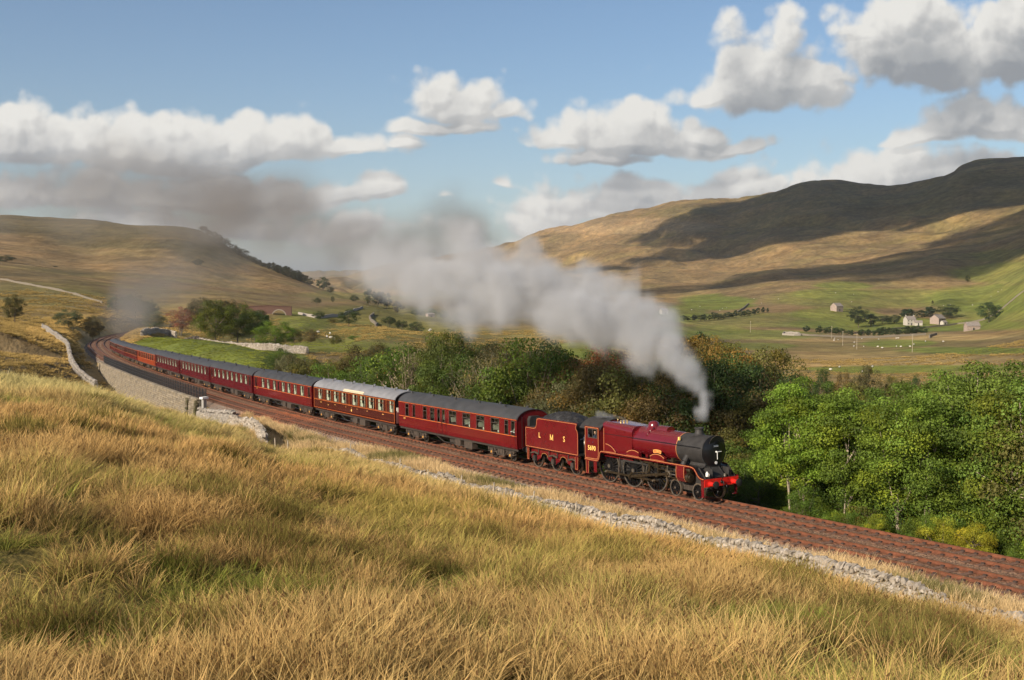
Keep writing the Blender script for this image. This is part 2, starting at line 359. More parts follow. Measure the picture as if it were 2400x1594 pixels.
# ------------------------------------------------------------------ terrain colours: what grows where, plus shade painted on the left fell top
STRAW=(.30,.195,.075); GOLD=(.30,.20,.065); GREEN=(.145,.175,.038); OLIVE=(.15,.145,.045); MOOR=(.205,.148,.075); DARKM_SHADE=(.11,.095,.05)
VERGE=(.36,.27,.13)
PATCH = [  # photo u, v, half sizes, colour, distance range, strength
 (480,832,230,44,GREEN,140,350,1),(380,815,80,28,GREEN,150,340,1),(600,850,130,30,GREEN,150,340,1),(800,812,150,16,GREEN,200,420,.9),
 (1350,822,90,18,GREEN,280,520,1),(1640,775,120,12,GREEN,500,1100,.7),
 (1680,708,90,17,GREEN,1000,1900,.95),(1600,735,60,20,GREEN,800,1600,.8),(1640,742,40,8,GREEN,800,1600,.8),
 (1980,670,70,9,GREEN,1000,2200,.8),(1950,690,90,14,GREEN,900,2200,.6),(2060,700,260,22,GREEN,900,1700,.6),
 (2140,762,300,16,GREEN,600,1300,.95),(2050,790,330,10,(.30,.235,.11),500,1000,.7),(1850,750,300,18,GREEN,800,1500,.5),(2000,845,500,14,(.30,.225,.10),300,700,.8),(1760,785,180,12,GREEN,500,1300,.75),(2110,805,90,10,GREEN,400,1100,.9),(1950,735,110,16,GREEN,700,1500,.8),
 (2380,640,150,26,GREEN,900,2200,.75),(2350,700,180,34,GREEN,700,1500,.85),(2400,600,120,16,OLIVE,900,2200,.8),(2400,730,200,22,GREEN,500,1300,.8),
 (2290,822,180,8,GREEN,350,800,.9),(2150,864,280,10,GREEN,250,600,.9),(1780,812,90,8,GREEN,400,900,.7),
 (560,775,500,30,OLIVE,300,700,.45),(860,755,230,40,OLIVE,330,1100,.9),(720,755,60,30,GREEN,400,760,.45),(930,760,80,20,OLIVE,300,900,.7),
 (1000,800,500,30,OLIVE,200,600,.5),(930,690,220,14,GREEN,900,2400,.45),(860,660,60,18,DARKM_SHADE,1500,3600,.9),
 (130,525,380,28,DARKM_SHADE,1100,1700,.95),(360,560,260,26,DARKM_SHADE,1050,1700,.9),(520,590,110,34,DARKM_SHADE,1000,1700,.85),(60,690,190,30,OLIVE,300,700,.5),  # dark patches along the left fell top are shadow painted into the ground colour
 (2200,450,420,50,DARKM_SHADE,2000,4200,.55),(1800,500,300,40,DARKM_SHADE,2300,4200,.3),(1450,530,230,20,(.30,.215,.12),2500,4600,.7),
 (200,740,300,40,GOLD,180,420,.5),(90,640,120,10,DARKM_SHADE,500,1000,.5)]
def terrain_color(x, y, z):
    n = len(x); r = np.hypot(x, y); u, v = proj(x, y, z)
    big = fbm(x, y, 60., 4, 21); med = fbm(x, y, 9., 4, 22); huge = fbm(x, y, 500., 4, 23)
    base = np.where(r[:,None] < 140, np.array(GOLD)*.62, np.array(MOOR))
    C = base*(1+.25*big[:,None])*(1+.2*med[:,None])
    k = np.clip(big*1.4+huge*1.2+.1, 0, 1)[:,None]; C = C*(1-.45*k)+np.array(OLIVE)*.45*k
    wu = fbm(x, y, 40., 3, 24)*14+huge*10; wv = fbm(x, y, 70., 3, 25)*5
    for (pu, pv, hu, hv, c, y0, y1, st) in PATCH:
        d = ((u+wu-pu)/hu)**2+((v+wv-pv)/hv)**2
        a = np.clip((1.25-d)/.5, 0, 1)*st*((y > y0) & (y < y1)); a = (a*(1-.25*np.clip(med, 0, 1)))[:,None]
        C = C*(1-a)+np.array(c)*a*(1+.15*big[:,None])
    # streaks of paler and darker growth on the far fells
    strk = fbm(x*.25+y*.1, y*.9+z*3, 60., 4, 27); far = np.clip((r-500)/800, 0, 1)
    C *= (1+.32*strk*far)[:,None]
    S, D = track_sd(x, y); m = (D > -8.8) & (D < 5) & (S < 520) & (S > -125)
    C[m] = np.array(VERGE)*(1+.3*med[m])[:,None]
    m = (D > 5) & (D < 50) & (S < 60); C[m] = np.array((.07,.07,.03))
    return np.clip(C, 0, 1)
def build_terrain():
    az = np.concatenate([np.linspace(-math.pi, -.62, 46)[:-1], np.linspace(-.62, -.44, 30)[:-1], np.linspace(-.44, .44, 640), np.linspace(.44, .62, 30)[1:], np.linspace(.62, math.pi, 46)[1:]])
    r = np.concatenate([[.8, 2, 4], np.exp(np.linspace(math.log(6), math.log(420), 330)), np.exp(np.linspace(math.log(424), math.log(5200), 270)), [5800, 6800, 8000, 10000, 13000, 20000]])
    A, R = np.meshgrid(az, r); x = (np.sin(A)*R).ravel(); y = (np.cos(A)*R).ravel(); z = ground(x, y)
    na, nr = len(az), len(r); i = np.arange((nr-1)*(na-1)); row = i//(na-1); c = i % (na-1); a = row*na+c
    Q = np.stack([a, a+1, a+na+1, a+na], 1)[:, ::-1]
    me = np_mesh('moorland_ground', np.stack([x, y, z], 1), Q, [mat_terrain()], True)
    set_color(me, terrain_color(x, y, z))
    return tag(obj('ground', me), kind='structure')
build_terrain()
# ------------------------------------------------------------------ mesh builder
class MB:
    def __init__(s): s.v = []; s.f = []; s.m = []; s.sm = []
    def add(s, V, F, m=0, sm=False):
        o = len(s.v); s.v += [tuple(p) for p in V]; s.f += [tuple(o+i for i in f) for f in F]; s.m += [m]*len(F); s.sm += [sm]*len(F); return s
    def box(s, x0, x1, y0, y1, z0, z1, m=0):
        V = [(x, y, z) for x in (x0, x1) for y in (y0, y1) for z in (z0, z1)]
        return s.add(V, [(0,1,3,2),(4,6,7,5),(0,4,5,1),(2,3,7,6),(0,2,6,4),(1,5,7,3)], m)
    def cyl(s, p0, p1, r0, r1=None, n=12, m=0, caps=True, sm=True):
        r1 = r0 if r1 is None else r1; p0 = Vector(p0); p1 = Vector(p1); d = (p1-p0).normalized()
        a = d.orthogonal().normalized(); b = d.cross(a); V = []
        for p, r in ((p0, r0), (p1, r1)):
            V += [p+a*math.cos(2*math.pi*i/n)*r+b*math.sin(2*math.pi*i/n)*r for i in range(n)]
        s.add(V, [(i, (i+1) % n, n+(i+1) % n, n+i) for i in range(n)], m, sm)
        if caps: s.add(V, [tuple(range(n))[::-1], tuple(range(n, 2*n))], m)
        return s
    def lathe(s, o, axis, prof, n=24, m=0, a0=0., a1=2*math.pi):   # prof: (t along axis, radius)
        o = Vector(o); d = Vector(axis).normalized()
        a = Vector((0,0,1)) if abs(d.z) < .9 else Vector((1,0,0)); a = (a-d*a.dot(d)).normalized(); b = d.cross(a)
        full = abs(a1-a0-2*math.pi) < 1e-6; k = n if full else n+1; V = []
        for t, r in prof:
            V += [o+d*t+(a*math.cos(a0+(a1-a0)*i/n)+b*math.sin(a0+(a1-a0)*i/n))*r for i in range(k)]
        F = [(j*k+i, j*k+(i+1) % k, (j+1)*k+(i+1) % k, (j+1)*k+i) for j in range(len(prof)-1) for i in range(n)]
        return s.add(V, F, m, True)
    def prism(s, poly, t0, t1, plane='xz', m=0, sm=False):     # extrude a polygon
        f = {'xz': lambda p, t: (p[0], t, p[1]), 'yz': lambda p, t: (t, p[0], p[1]), 'xy': lambda p, t: (p[0], p[1], t)}[plane]
        n = len(poly); V = [f(p, t0) for p in poly]+[f(p, t1) for p in poly]
        s.add(V, [(i, (i+1) % n, n+(i+1) % n, n+i) for i in range(n)], m, sm)
        return s.add(V, [tuple(range(n))[::-1], tuple(range(n, 2*n))], m)
    def tube(s, pts, r, n=6, m=0):
        for a, b in zip(pts[:-1], pts[1:]): s.cyl(a, b, r, r, n, m, True)
        return s
    def strip(s, pts, w, t, y, m=0):        # a thin painted line: polyline in x,z on the plane y, standing proud towards -y
        for (x0, z0), (x1, z1) in zip(pts[:-1], pts[1:]):
            d = Vector((x1-x0, z1-z0)); L = d.length or 1; nx, nz = -d.y/L*w/2, d.x/L*w/2
            ex, ez = d.x/L*w*.3, d.y/L*w*.3
            P = [(x0+nx-ex, z0+nz-ez), (x1+nx+ex, z1+nz+ez), (x1-nx+ex, z1-nz+ez), (x0-nx-ex, z0-nz-ez)]
            s.prism(P, y, y-t*(1 if y < 0 else -1), 'xz', m)
        return s
    def build(s, name, mats, parent=None, M=None, bevel=0):
        return obj(name, s.mesh(name, mats, bevel), parent, M)
    def mesh(s, name, mats, bevel=0):
        if not isinstance(mats, (list, tuple)): mats = [mats]
        me = bpy.data.meshes.new(name); me.from_pydata(s.v, [], s.f)
        for m in mats: me.materials.append(m)
        me.polygons.foreach_set('material_index', [int(i) for i in s.m]); me.polygons.foreach_set('use_smooth', [bool(i) for i in s.sm]); me.update()
        import bmesh
        b = bmesh.new(); b.from_mesh(me); bmesh.ops.remove_doubles(b, verts=b.verts, dist=1e-4)
        bmesh.ops.recalc_face_normals(b, faces=b.faces)
        for e in b.edges:
            if len(e.link_faces) == 2 and e.calc_face_angle(0) > .7: e.smooth = False
        b.to_mesh(me); b.free(); return me
def text(name, body, size, m, parent, loc, rot=(math.pi/2, 0, 0), ext=.004, sx=1, bold=0.):
    c = bpy.data.curves.new(name, 'FONT'); c.body = body; c.size = size; c.align_x = 'CENTER'; c.align_y = 'CENTER'
    c.extrude = ext; c.offset = bold; c.resolution_u = 3; o = bpy.data.objects.new(name, c); COL.objects.link(o)
    me = bpy.data.meshes.new_from_object(o.evaluated_get(bpy.context.evaluated_depsgraph_get())); bpy.data.objects.remove(o)
    me.materials.clear(); me.materials.append(m); o = obj(name, me, parent)
    o.location = loc; o.rotation_euler = rot; o.scale = (sx, 1, 1); return o
def copy_tree(o, parent=None):
    c = o.copy(); COL.objects.link(c); c.parent = parent
    for ch in o.children: copy_tree(ch, c)
    return c
# paints
CRIM = mat('crimson_lake_paint', (.115,.006,.009), .25, coat=.5, nscale=1.3, namt=.12)
CRIM2 = mat('coach_maroon_paint', (.100,.005,.010), .26, coat=.5, nscale=.8, namt=.16)
CRIM3 = mat('coach_bright_maroon_paint', (.120,.0055,.008), .26, coat=.5, nscale=.8, namt=.14)
CHOC = mat('lined_dark_lake_paint', (.055,.007,.006), .26, coat=.5, nscale=.8, namt=.15)
ORNG = mat('sunlit_orange_maroon_paint', (.36,.055,.014), .28, coat=.6, nscale=.8, namt=.15)  # maroon with the glancing sun reflection put into its colour as orange
LINE = mat('straw_lining', (.55,.23,.09), .4)
LINE2 = mat('orange_lining', (.62,.17,.035), .4)
GILT = mat('gilt_letter', (.90,.58,.16), .35)
SOOT = mat('smokebox_black', (.030,.028,.027), .6, spec=.35, nscale=3, namt=.35, bump=.15)
BLACK = mat('gloss_black', (.010,.010,.011), .28, nscale=3, namt=.3)
DIRT = mat('grimy_underframe', (.034,.026,.021), .75, nscale=4, namt=.5, bump=.3)
DIRT2 = mat('brown_brake_dust', (.055,.040,.030), .8, nscale=5, namt=.4, bump=.3)
STEEL = mat('bright_steel', (.52,.47,.40), .28, metal=.9, nscale=6, namt=.3)
OILY = mat('oily_steel', (.11,.085,.055), .33, metal=.8, nscale=5, namt=.4)
BRASS = mat('brass', (.75,.55,.25), .3, metal=.9)
RED = mat('buffer_beam_red', (.62,.018,.012), .35, coat=.3, nscale=3, namt=.15)
WHITE = mat('white_paint', (.80,.80,.77), .5)
CREAM = mat('cream_cloth', (.78,.74,.64), .8)
ROOFD = mat('coach_roof_grey', (.040,.040,.042), .55, nscale=1.2, namt=.3, bump=.1)
ROOFL = mat('silver_grey_roof', (.20,.20,.21), .45, nscale=1.2, namt=.2, bump=.1)
COALM = mat('coal', (.018,.017,.017), .45, nscale=9, namt=.6, bump=.8, bscale=14)
INTR = mat('coach_interior', (.10,.065,.04), .8, nscale=2, namt=.4)
SEAT = mat('seat_moquette', (.16,.05,.05), .9, nscale=3, namt=.3)
SKIN = mat('skin', (.55,.33,.24), .6); SHIRTW = mat('white_shirt', (.78,.78,.76), .8); NAVY = mat('navy_cloth', (.03,.04,.08), .85); HAIR = mat('dark_hair', (.03,.02,.015), .7)
def glass_mat():
    m = bpy.data.materials.new('window_glass'); m.use_nodes = True; T = NT(m.node_tree); T.n.clear()
    gl = T.new('ShaderNodeBsdfGlossy'); gl.inputs['Roughness'].default_value = .03; gl.inputs['Color'].default_value = (.9,.9,.9,1)
    tr_ = T.new('ShaderNodeBsdfTransparent'); tr_.inputs[0].default_value = (.82,.85,.82,1)
    lw = T.new('ShaderNodeFresnel'); lw.inputs[0].default_value = 1.5
    bf = T.new('ShaderNodeNewGeometry').outputs['Backfacing']; fac = T.math('MULTIPLY', T.math('MINIMUM', lw.outputs[0], .5), T.math('SUBTRACT', 1.0, bf)); mx = T.new('ShaderNodeMixShader'); T.put(mx.inputs[0], fac); T.l.new(tr_.outputs[0], mx.inputs[1]); T.l.new(gl.outputs[0], mx.inputs[2])
    o = T.new('ShaderNodeOutputMaterial'); T.l.new(mx.outputs[0], o.inputs[0]); return m
GLASS = glass_mat()

def wheel_mesh(name, r, spokes, hub, w=.13, tyre=.07, bright=True):
    b = MB()
    b.lathe((0,-w/2,0), (0,1,0), [(0,r-tyre),(0,r),(w,r),(w,r-tyre),(0,r-tyre)], 36 if r > .8 else 24, 1)
    b.lathe((0,-w/2+.015,0), (0,1,0), [(0,r-tyre-.05),(0,r-tyre+.001),(w-.03,r-tyre+.001),(w-.03,r-tyre-.05),(0,r-tyre-.05)], 36 if r > .8 else 24, 0)
    b.cyl((0,-w/2-.03,0), (0,w/2,0), hub, hub, 16, 0); b.cyl((0,-w/2-.05,0), (0,-w/2-.03,0), hub*.5, hub*.5, 12, 1)
    for i in range(spokes):
        a = 2*math.pi*i/spokes; c, s_ = math.cos(a), math.sin(a); k = .022+.012*r; rr = r-tyre-.03
        V = [(c*t-s_*q, y, s_*t+c*q) for y in (-.03, .03) for t, q in ((hub*.8,-k*1.3),(hub*.8,k*1.3),(rr,k*.8),(rr,-k*.8))]
        b.add(V, [(0,1,2,3),(7,6,5,4),(0,4,5,1),(1,5,6,2),(2,6,7,3),(3,7,4,0)], 2)
    return b.mesh(name, [BLACK, STEEL, BLACK])
def disc_wheel_mesh(name, r):
    b = MB(); b.lathe((0,-.065,0), (0,1,0), [(0,r-.06),(0,r),(.13,r),(.13,r-.06)], 20, 1)
    b.lathe((0,-.03,0), (0,1,0), [(.0,0.001),(-.01,.1),(.02,.2),(.0,r-.055)], 20, 0); b.lathe((0,.04,0), (0,1,0), [(0,.001),(0,r-.055)], 20, 0)
    return b.mesh(name, [DIRT, OILY])
def track_matrix(sF, sR, scale=1.):        # frame standing on the rails between two chainages, x forward
    A = Vector(tr(sF)); B = Vector(tr(sR)); X = (A-B).normalized(); Y = Vector((0,0,1)).cross(X).normalized(); Z = X.cross(Y)
    return A, Matrix.Translation(A) @ Matrix((( X.x,Y.x,Z.x,0),(X.y,Y.y,Z.y,0),(X.z,Y.z,Z.z,0),(0,0,0,1)))

# ------------------------------------------------------------------ the locomotive (x = -chainage from the leading axle, camera side is -y)
def rounded(hw, zb, zt, r, n=6):           # Belpaire outline, y/z
    P = [(-hw*.92, zb), (-hw, zb+.5)]
    for i in range(n+1): a = math.pi-i*math.pi/2/n; P.append((-hw+r+math.cos(a)*r, zt-r*.8+math.sin(a)*r*.8))
    Q = [(-y, z) for y, z in P[::-1]]; return P+Q
def build_loco():
    _, M = track_matrix(0.0, 8.407)
    t = empty('steam_locomotive', M)
    tag(t, 'crimson 4-6-0 steam locomotive 5690 with black smokebox and red buffer beam, heading the train', 'locomotive')
    CZ = 2.80
    b = MB(); b.lathe((-1.84,0,CZ), (1,0,0), [(0,.86),(0,.875),(.04,.875),(.04,.868),(2.16,.868),(2.16,.90),(2.26,.90),(2.26,.86)], 40, 0)
    b.prism([(-.62,1.98),(-.80,1.9),(.8,1.9),(.62,1.98),(.5,2.2),(-.5,2.2)], -1.5, .35, 'yz', 0)
    for i in range(26): a = i/26*2*math.pi; p = Vector((.34, math.cos(a)*.85, CZ+math.sin(a)*.85)); b.cyl(p, p+Vector((.1,0,0)), .014, .014, 5, 0)
    b.build('smokebox', SOOT, t)
    b = MB(); b.lathe((.42,0,CZ), (1,0,0), [(0,.86),(.02,.80),(.06,.74),(.14,.5),(.19,.25),(.20,.001)], 36, 0)
    d = b.build('smokebox_door', BLACK, t)
    b = MB(); b.cyl((.60,0,CZ), (.70,0,CZ), .05, .05, 10); b.tube([(.69,0,CZ),(.69,.34,CZ+.01)], .016); b.tube([(.71,0,CZ),(.71,.01,CZ-.42)], .018); b.build('door_dart', WHITE, d)
    b = MB(); b.tube([(.52,.30,CZ+.12),(.60,.28,CZ+.12),(.60,-.28,CZ+.12),(.52,-.30,CZ+.12)], .012); b.build('door_handrail', BLACK, d)
    b = MB(); b.box(.56,.60,-.2,.2,CZ+.27,CZ+.39); n = b.build('number_plate', BLACK, d); n.matrix_parent_inverse = Matrix()
    text('plate_number', '5690', .15, WHITE, d, (.605,0,CZ+.33), (math.pi/2,0,math.pi/2), .004, 1.15, .004)
    b = MB(); b.lathe((.60,0,CZ-.62), (1,0,0), [(0,.0),(0,.09),(.02,.09),(.02,.065),(.021,.0)], 16, 0); b.build('shed_plate', WHITE, d)
    # headboard: dark arch with a pale rim on the top of the door
    b = MB(); P = [(math.cos(a)*.62, CZ+.30+math.sin(a)*.62) for a in np.linspace(.35, math.pi-.35, 15)]+[(math.cos(a)*.33, CZ+.34+math.sin(a)*.33) for a in np.linspace(math.pi-.6, .6, 9)]
    b.prism(P, .66, .70, 'yz', 0); hb = b.build('headboard', BLACK, t)
    rim = MB(); Q = [(.705, y, z) for y, z in P[:15]]; rim.tube(Q, .010); rim.build('headboard_rim', OILY, hb)
    b = MB(); b.lathe((-5.9,0,CZ), (1,0,0), [(0,.93),(1.6,.915),(4.06,.868),(4.06,.80)], 40, 0)
    for x in (-2.35,-3.5,-4.7,-5.86): rr = .868+(x+1.84)/(-4.06)*.062+.007; b.lathe((x-.03,0,CZ), (1,0,0), [(0,rr),(0,rr+.004),(.05,rr+.004),(.05,rr)], 40, 0)
    b.build('boiler', CRIM, t)
    b = MB(); b.lathe((-1.88,0,CZ), (1,0,0), [(0,.872),(0,.884),(.035,.884),(.035,.872)], 48, 0); b.build('boiler_band', LINE, t)
    b = MB(); o1 = rounded(.95,1.62,CZ+.93,.5); o2 = rounded(1.0,1.62,CZ+1.02,.34); n = len(o1)
    b.add([(-5.9,y,z) for y, z in o1]+[(-8.82,y,z) for y, z in o2], [(i,(i+1)%n,n+(i+1)%n,n+i) for i in range(n)]+[tuple(range(n)),tuple(range(n,2*n))[::-1]], 0, True)
    for x in (-6.6,-7.4,-8.2):
        for sgn in (-1,1): b.cyl((x,sgn*.99,CZ+.55), (x,sgn*1.02,CZ+.55), .03, .03, 8)
    fb = b.build('firebox', CRIM, t)
    b = MB(); b.strip([(-8.70,1.75),(-8.70,CZ+.6)], .03,.006,-1.003); b.build('lining', LINE, fb)
    for yy in (-.25,0,.25): b = MB(); b.cyl((-7.9,yy,CZ+.96),(-7.9,yy,CZ+1.12),.06,.05,10); b.build('safety_valve', BRASS, t)
    b = MB(); b.cyl((-8.55,0,CZ+1.0),(-8.55,0,CZ+1.14),.035,.045,8); b.build('whistle', BRASS, t)
    b = MB(); b.lathe((-4.95,0,CZ+.72), (0,0,1), [(0,.55),(.17,.46),(.24,.37),(.36,.34),(.47,.31),(.55,.22),(.59,.08),(.595,.001)], 24, 0); b.build('dome', CRIM, t)
    b = MB(); b.prism([(-.34,.0),(-.30,.18),(-.15,.28),(.15,.28),(.30,.18),(.34,.0)], -4.30, -3.35, 'yz', 0, True)
    b.v = [(x,y,z+CZ+.80) for x,y,z in b.v]; b.build('top_feed', CRIM, t)
    for sg in (-1,1): b = MB(); b.tube([(-4.6,sg*.25,CZ+.93),(-4.62,sg*.6,CZ+.72),(-4.65,sg*.80,CZ+.47)], .055, 8); b.build('feed_pipe', CRIM, t)
    b = MB(); b.lathe((-.82,0,CZ+.78), (0,0,1), [(0,.45),(.06,.36),(.12,.28),(.22,.245),(.40,.235),(.41,.28),(.46,.285),(.49,.25),(.49,.19),(.2,.18)], 24, 0); b.build('chimney', SOOT, t)
    for sg in (-1, 1):
        b = MB(); y = sg*.965; b.tube([(-8.8,y*1.03,CZ+.26),(-5.9,y,CZ+.26),(.30,y*.96,CZ+.26)], .018, 6)
        for x in (-.2,-1.4,-2.8,-4.2,-5.6,-7.2): b.cyl((x,y*.9,CZ+.26),(x,y,CZ+.26),.02,.02,6)
        b.build('handrail', BLACK, t)
    b = MB(); b.box(-1.62,-1.50,-.92,-.82,CZ+.52,CZ+.70,0); pl = b.build('works_plate', GILT, t); pl.rotation_euler = (0,0,0)
    # running plate and its lined edge
    RP = [(1.0,1.36),(.86,1.36),(.66,1.41),(.50,1.52),(.36,1.70),(.20,1.86),(.02,1.93),(-.2,1.95),(-8.55,1.95),(-8.70,1.90),(-8.78,1.78),(-8.82,1.55),(-8.92,1.38),(-9.1,1.30),(-10.35,1.30)]
    low = [(x,z-.06) for x, z in RP]
    b = MB()
    for (x0,z0),(x1,z1) in zip(RP[:-1],RP[1:]): b.add([(x0,-1.28,z0),(x1,-1.28,z1),(x1,1.28,z1),(x0,1.28,z0),(x0,-1.28,z0-.05),(x1,-1.28,z1-.05),(x1,1.28,z1-.05),(x0,1.28,z0-.05)], [(0,1,2,3),(7,6,5,4),(0,4,5,1),(2,6,7,3)], 0)
    b.build('running_plate', BLACK, t)
    for sg in (-1, 1):
        b = MB(); b.strip(RP, .13, .012, sg*1.285); v = b.build('valance', CRIM, t)
        b = MB(); b.strip([(x,z+.02) for x, z in RP], .028, .006, sg*1.30); b.build('lining', LINE, v)
    # cab
    cab = []
    for sg in (-1, 1):
        y = sg*1.27; y2 = sg*1.30; b = MB(); x0, x1 = -10.35, -8.84; wx0, wx1, wz0, wz1 = -9.98, -9.02, 2.74, 3.30
        lo = [(x0,1.33),(x0,wz0),(x1,wz0),(x1,1.62),(x1-.05,1.45),(x1-.2,1.35),(x1-.3,1.33)]
        b.prism(lo, y, y2, 'xz', 0); b.prism([(x0,wz0),(wx0,wz0),(wx0,wz1),(x0,wz1)], y, y2, 'xz'); b.prism([(wx1,wz0),(x1,wz0),(x1,wz1),(wx1,wz1)], y, y2, 'xz')
        b.prism([(x0,wz1),(x1,wz1),(x1,3.44),(x0,3.44)], y, y2, 'xz'); cs = b.build('cab_side', CRIM, t)
        b = MB(); f = y2+.001*sg; b.strip([(x0+.06,1.40),(x0+.06,3.38),(x1-.06,3.38),(x1-.06,1.66),(x1-.12,1.50),(x1-.24,1.42),(x0+.06,1.40)], .028, .005, f); b.build('lining', LINE, cs)
        b = MB(); b.strip([(wx0,wz0),(wx0,wz1),(wx1,wz1),(wx1,wz0),(wx0,wz0)], .05, .02, y2); b.strip([((wx0+wx1)/2,wz0),((wx0+wx1)/2,wz1)], .04, .02, y2-.01*sg); wf = b.build('window_frame', DIRT2, cs)
        b = MB(); b.box(wx0+.48,wx1,y+.01*sg,y+.015*sg,wz0,wz1); b.build('pane', GLASS, cs)
        b = MB(); b.tube([(x0+.0,y2+.04*sg,1.55),(x0+.0,y2+.04*sg,2.7)], .017); b.build('cab_handrail', STEEL, cs)
        if sg < 0: text('cab_number', '5690', .42, GILT, cs, ((x0+x1)/2+.0, y2-.006, 2.06), (math.pi/2,0,0), .003, 1.02, .006)
    arc = [(math.sin(a)*1.62, 2.30+math.cos(a)*1.62) for a in np.linspace(-.92, .92, 17)]
    b = MB(); b.prism(arc+[(y*.975,z-.035) for y, z in arc[::-1]], -10.95, -8.76, 'yz', 0); b.box(-10.2,-9.4,-.35,.35,3.90,3.96); b.build('cab_roof', SOOT, t)
    b = MB(); b.prism([(y*.97,z-.03) for y, z in arc]+[(1.27,1.4),(-1.27,1.4)], -8.90, -8.84, 'yz', 0); b.build('cab_front', CRIM, t)
    b = MB(); b.box(-9.2,-8.95,-.95,.95,1.4,3.2); b.cyl((-9.25,-.3,2.4),(-9.2,-.3,2.4),.12,.12,10); b.build('backhead', SOOT, t)
    b = MB(); b.box(-10.4,-8.9,-1.2,1.2,1.30,1.36); b.build('cab_floor', DIRT, t)
    # splashers with beading
    def splash(xc, r, x0, x1, plate=None):
        for sg in (-1, 1):
            zc = 1.03
            angs = np.linspace(0, math.pi, 25); P = [(xc+math.cos(a)*r, zc+math.sin(a)*r) for a in angs]
            P = [p for p in P if p[1] > 1.955 and x0 <= p[0] <= x1]
            if not P: continue
            poly = [(max(p[0] for p in P)+.02,1.955)]+P+[(min(p[0] for p in P)-.02,1.955)]
            b = MB(); b.prism(poly, sg*1.12, sg*.9, 'xz', 0); s_ = b.build('splasher', CRIM, t)
            b = MB(); b.strip(P, .035, .012, sg*1.12); b.strip([(poly[0][0],1.985),(poly[-1][0],1.985)], .02,.008, sg*1.12); b.build('beading', LINE, s_)
            if plate:
                Q = [(xc+math.cos(a)*(r+.10), zc+math.sin(a)*(r+.10)) for a in np.linspace(math.pi/2+.24, math.pi/2-.24, 7)]; Q2 = [(xc+(x-xc)*1.11, zc+(z-zc)*1.12) for x, z in Q]
                b = MB(); b.prism(Q+Q2[::-1], sg*1.10, sg*1.07, 'xz', 0); np_ = b.build('nameplate', RED, t)
                b = MB(); b.strip(Q+Q2[::-1]+[Q[0]], .02, .006, sg*1.10); b.build('plate_rim', GILT, np_)
                if sg < 0:
                    for i, ch in enumerate(plate):
                        a = math.pi/2+.19-.38*i/(len(plate)-1); rr = (r+.10)*1.06
                        text('plate_letter', ch, .12, GILT, np_, (xc+math.cos(a)*rr, sg*1.11, zc+math.sin(a)*rr), (math.pi/2, -(a-math.pi/2), 0), .003, 1, .003)
    splash(-3.30, 1.30, -3.95, -2.64, 'LEANDER'); splash(-5.55, 1.30, -6.2, -4.9); splash(-8.35, 1.42, -8.36, -7.2)
    # frames, cylinders, motion
    b = MB()
    for sg in (-1, 1): b.box(-9.2,1.0,sg*.60,sg*.63,.75,1.92); b.box(-6.9,-2.9,sg*.86,sg*.9,1.5,1.62)
    b.box(-9.0,.9,-.6,.6,1.2,1.5); b.build('frame', SOOT, t)
    b = MB(); b.box(-8.9,-6.7,-.62,.62,.55,1.5); b.box(-8.8,-6.9,-.7,.7,.35,.6); b.build('ashpan', BLACK, t)
    for sg in (-1, 1):
        b = MB(); y0, y1 = sorted((sg*.72, sg*1.31))
        P = [(-1.34,1.90),(-.62,1.90),(-.62,1.05),(-1.34,1.05)]
        prof = [(-.0,1.90),(.0,1.55)]
        cyl = [(sg*.75,1.90),(sg*1.30,1.90),(sg*1.325,1.60),(sg*1.30,1.25),(sg*1.15,1.02),(sg*.9,.95),(sg*.75,1.0)]
        b.prism(cyl, -1.36, -.62, 'yz', 0, False); cy_ = b.build('cylinder', CRIM, t)
        b = MB()
        for x in (-1.34,-.66): b.add([(x-.014,y+sg*.004,z) for y,z in cyl[:5]]+[(x+.014,y+sg*.004,z) for y,z in cyl[:5]], [(i,i+1,6+i,5+i) for i in range(4)], 0)
        b.build('lining', LINE, cy_)
        b = MB(); b.cyl((-.62,sg*1.02,1.28),(-.38,sg*1.02,1.28),.27,.27,20,0); b.cyl((-.38,sg*1.02,1.28),(-.34,sg*1.02,1.28),.2,.16,20,0); b.cyl((-.62,sg*1.02,1.70),(-.30,sg*1.02,1.70),.17,.15,16,0); b.build('cylinder_cover', OILY, t); b = MB(); b.cyl((-1.36,sg*1.02,1.28),(-1.55,sg*1.02,1.28),.25,.2,18,0); b.build('rear_cylinder_cover', OILY, t)
        b = MB(); b.tube([(-1.05,sg*.70,2.42),(-1.05,sg*.93,2.12),(-1.05,sg*1.02,1.93)], .17, 12); b.build('steam_pipe', SOOT, t)
        b = MB(); b.box(-3.25,-1.45,sg*.97,sg*1.06,1.44,1.50); b.box(-3.25,-1.45,sg*.97,sg*1.06,1.07,1.12); b.box(-3.3,-3.22,sg*.9,sg*1.1,1.0,1.95); b.build('slide_bar', OILY, t)
        b = MB(); b.box(-2.55,-2.2,sg*.93,sg*1.10,1.10,1.46); b.cyl((-1.5,sg*1.02,1.28),(-2.3,sg*1.02,1.28),.035,.035,8); b.build('crosshead', STEEL, t)
        cr = Vector((-5.97+.12, sg*1.17, 1.03-.31)); chd = Vector((-2.38, sg*1.16, 1.28))
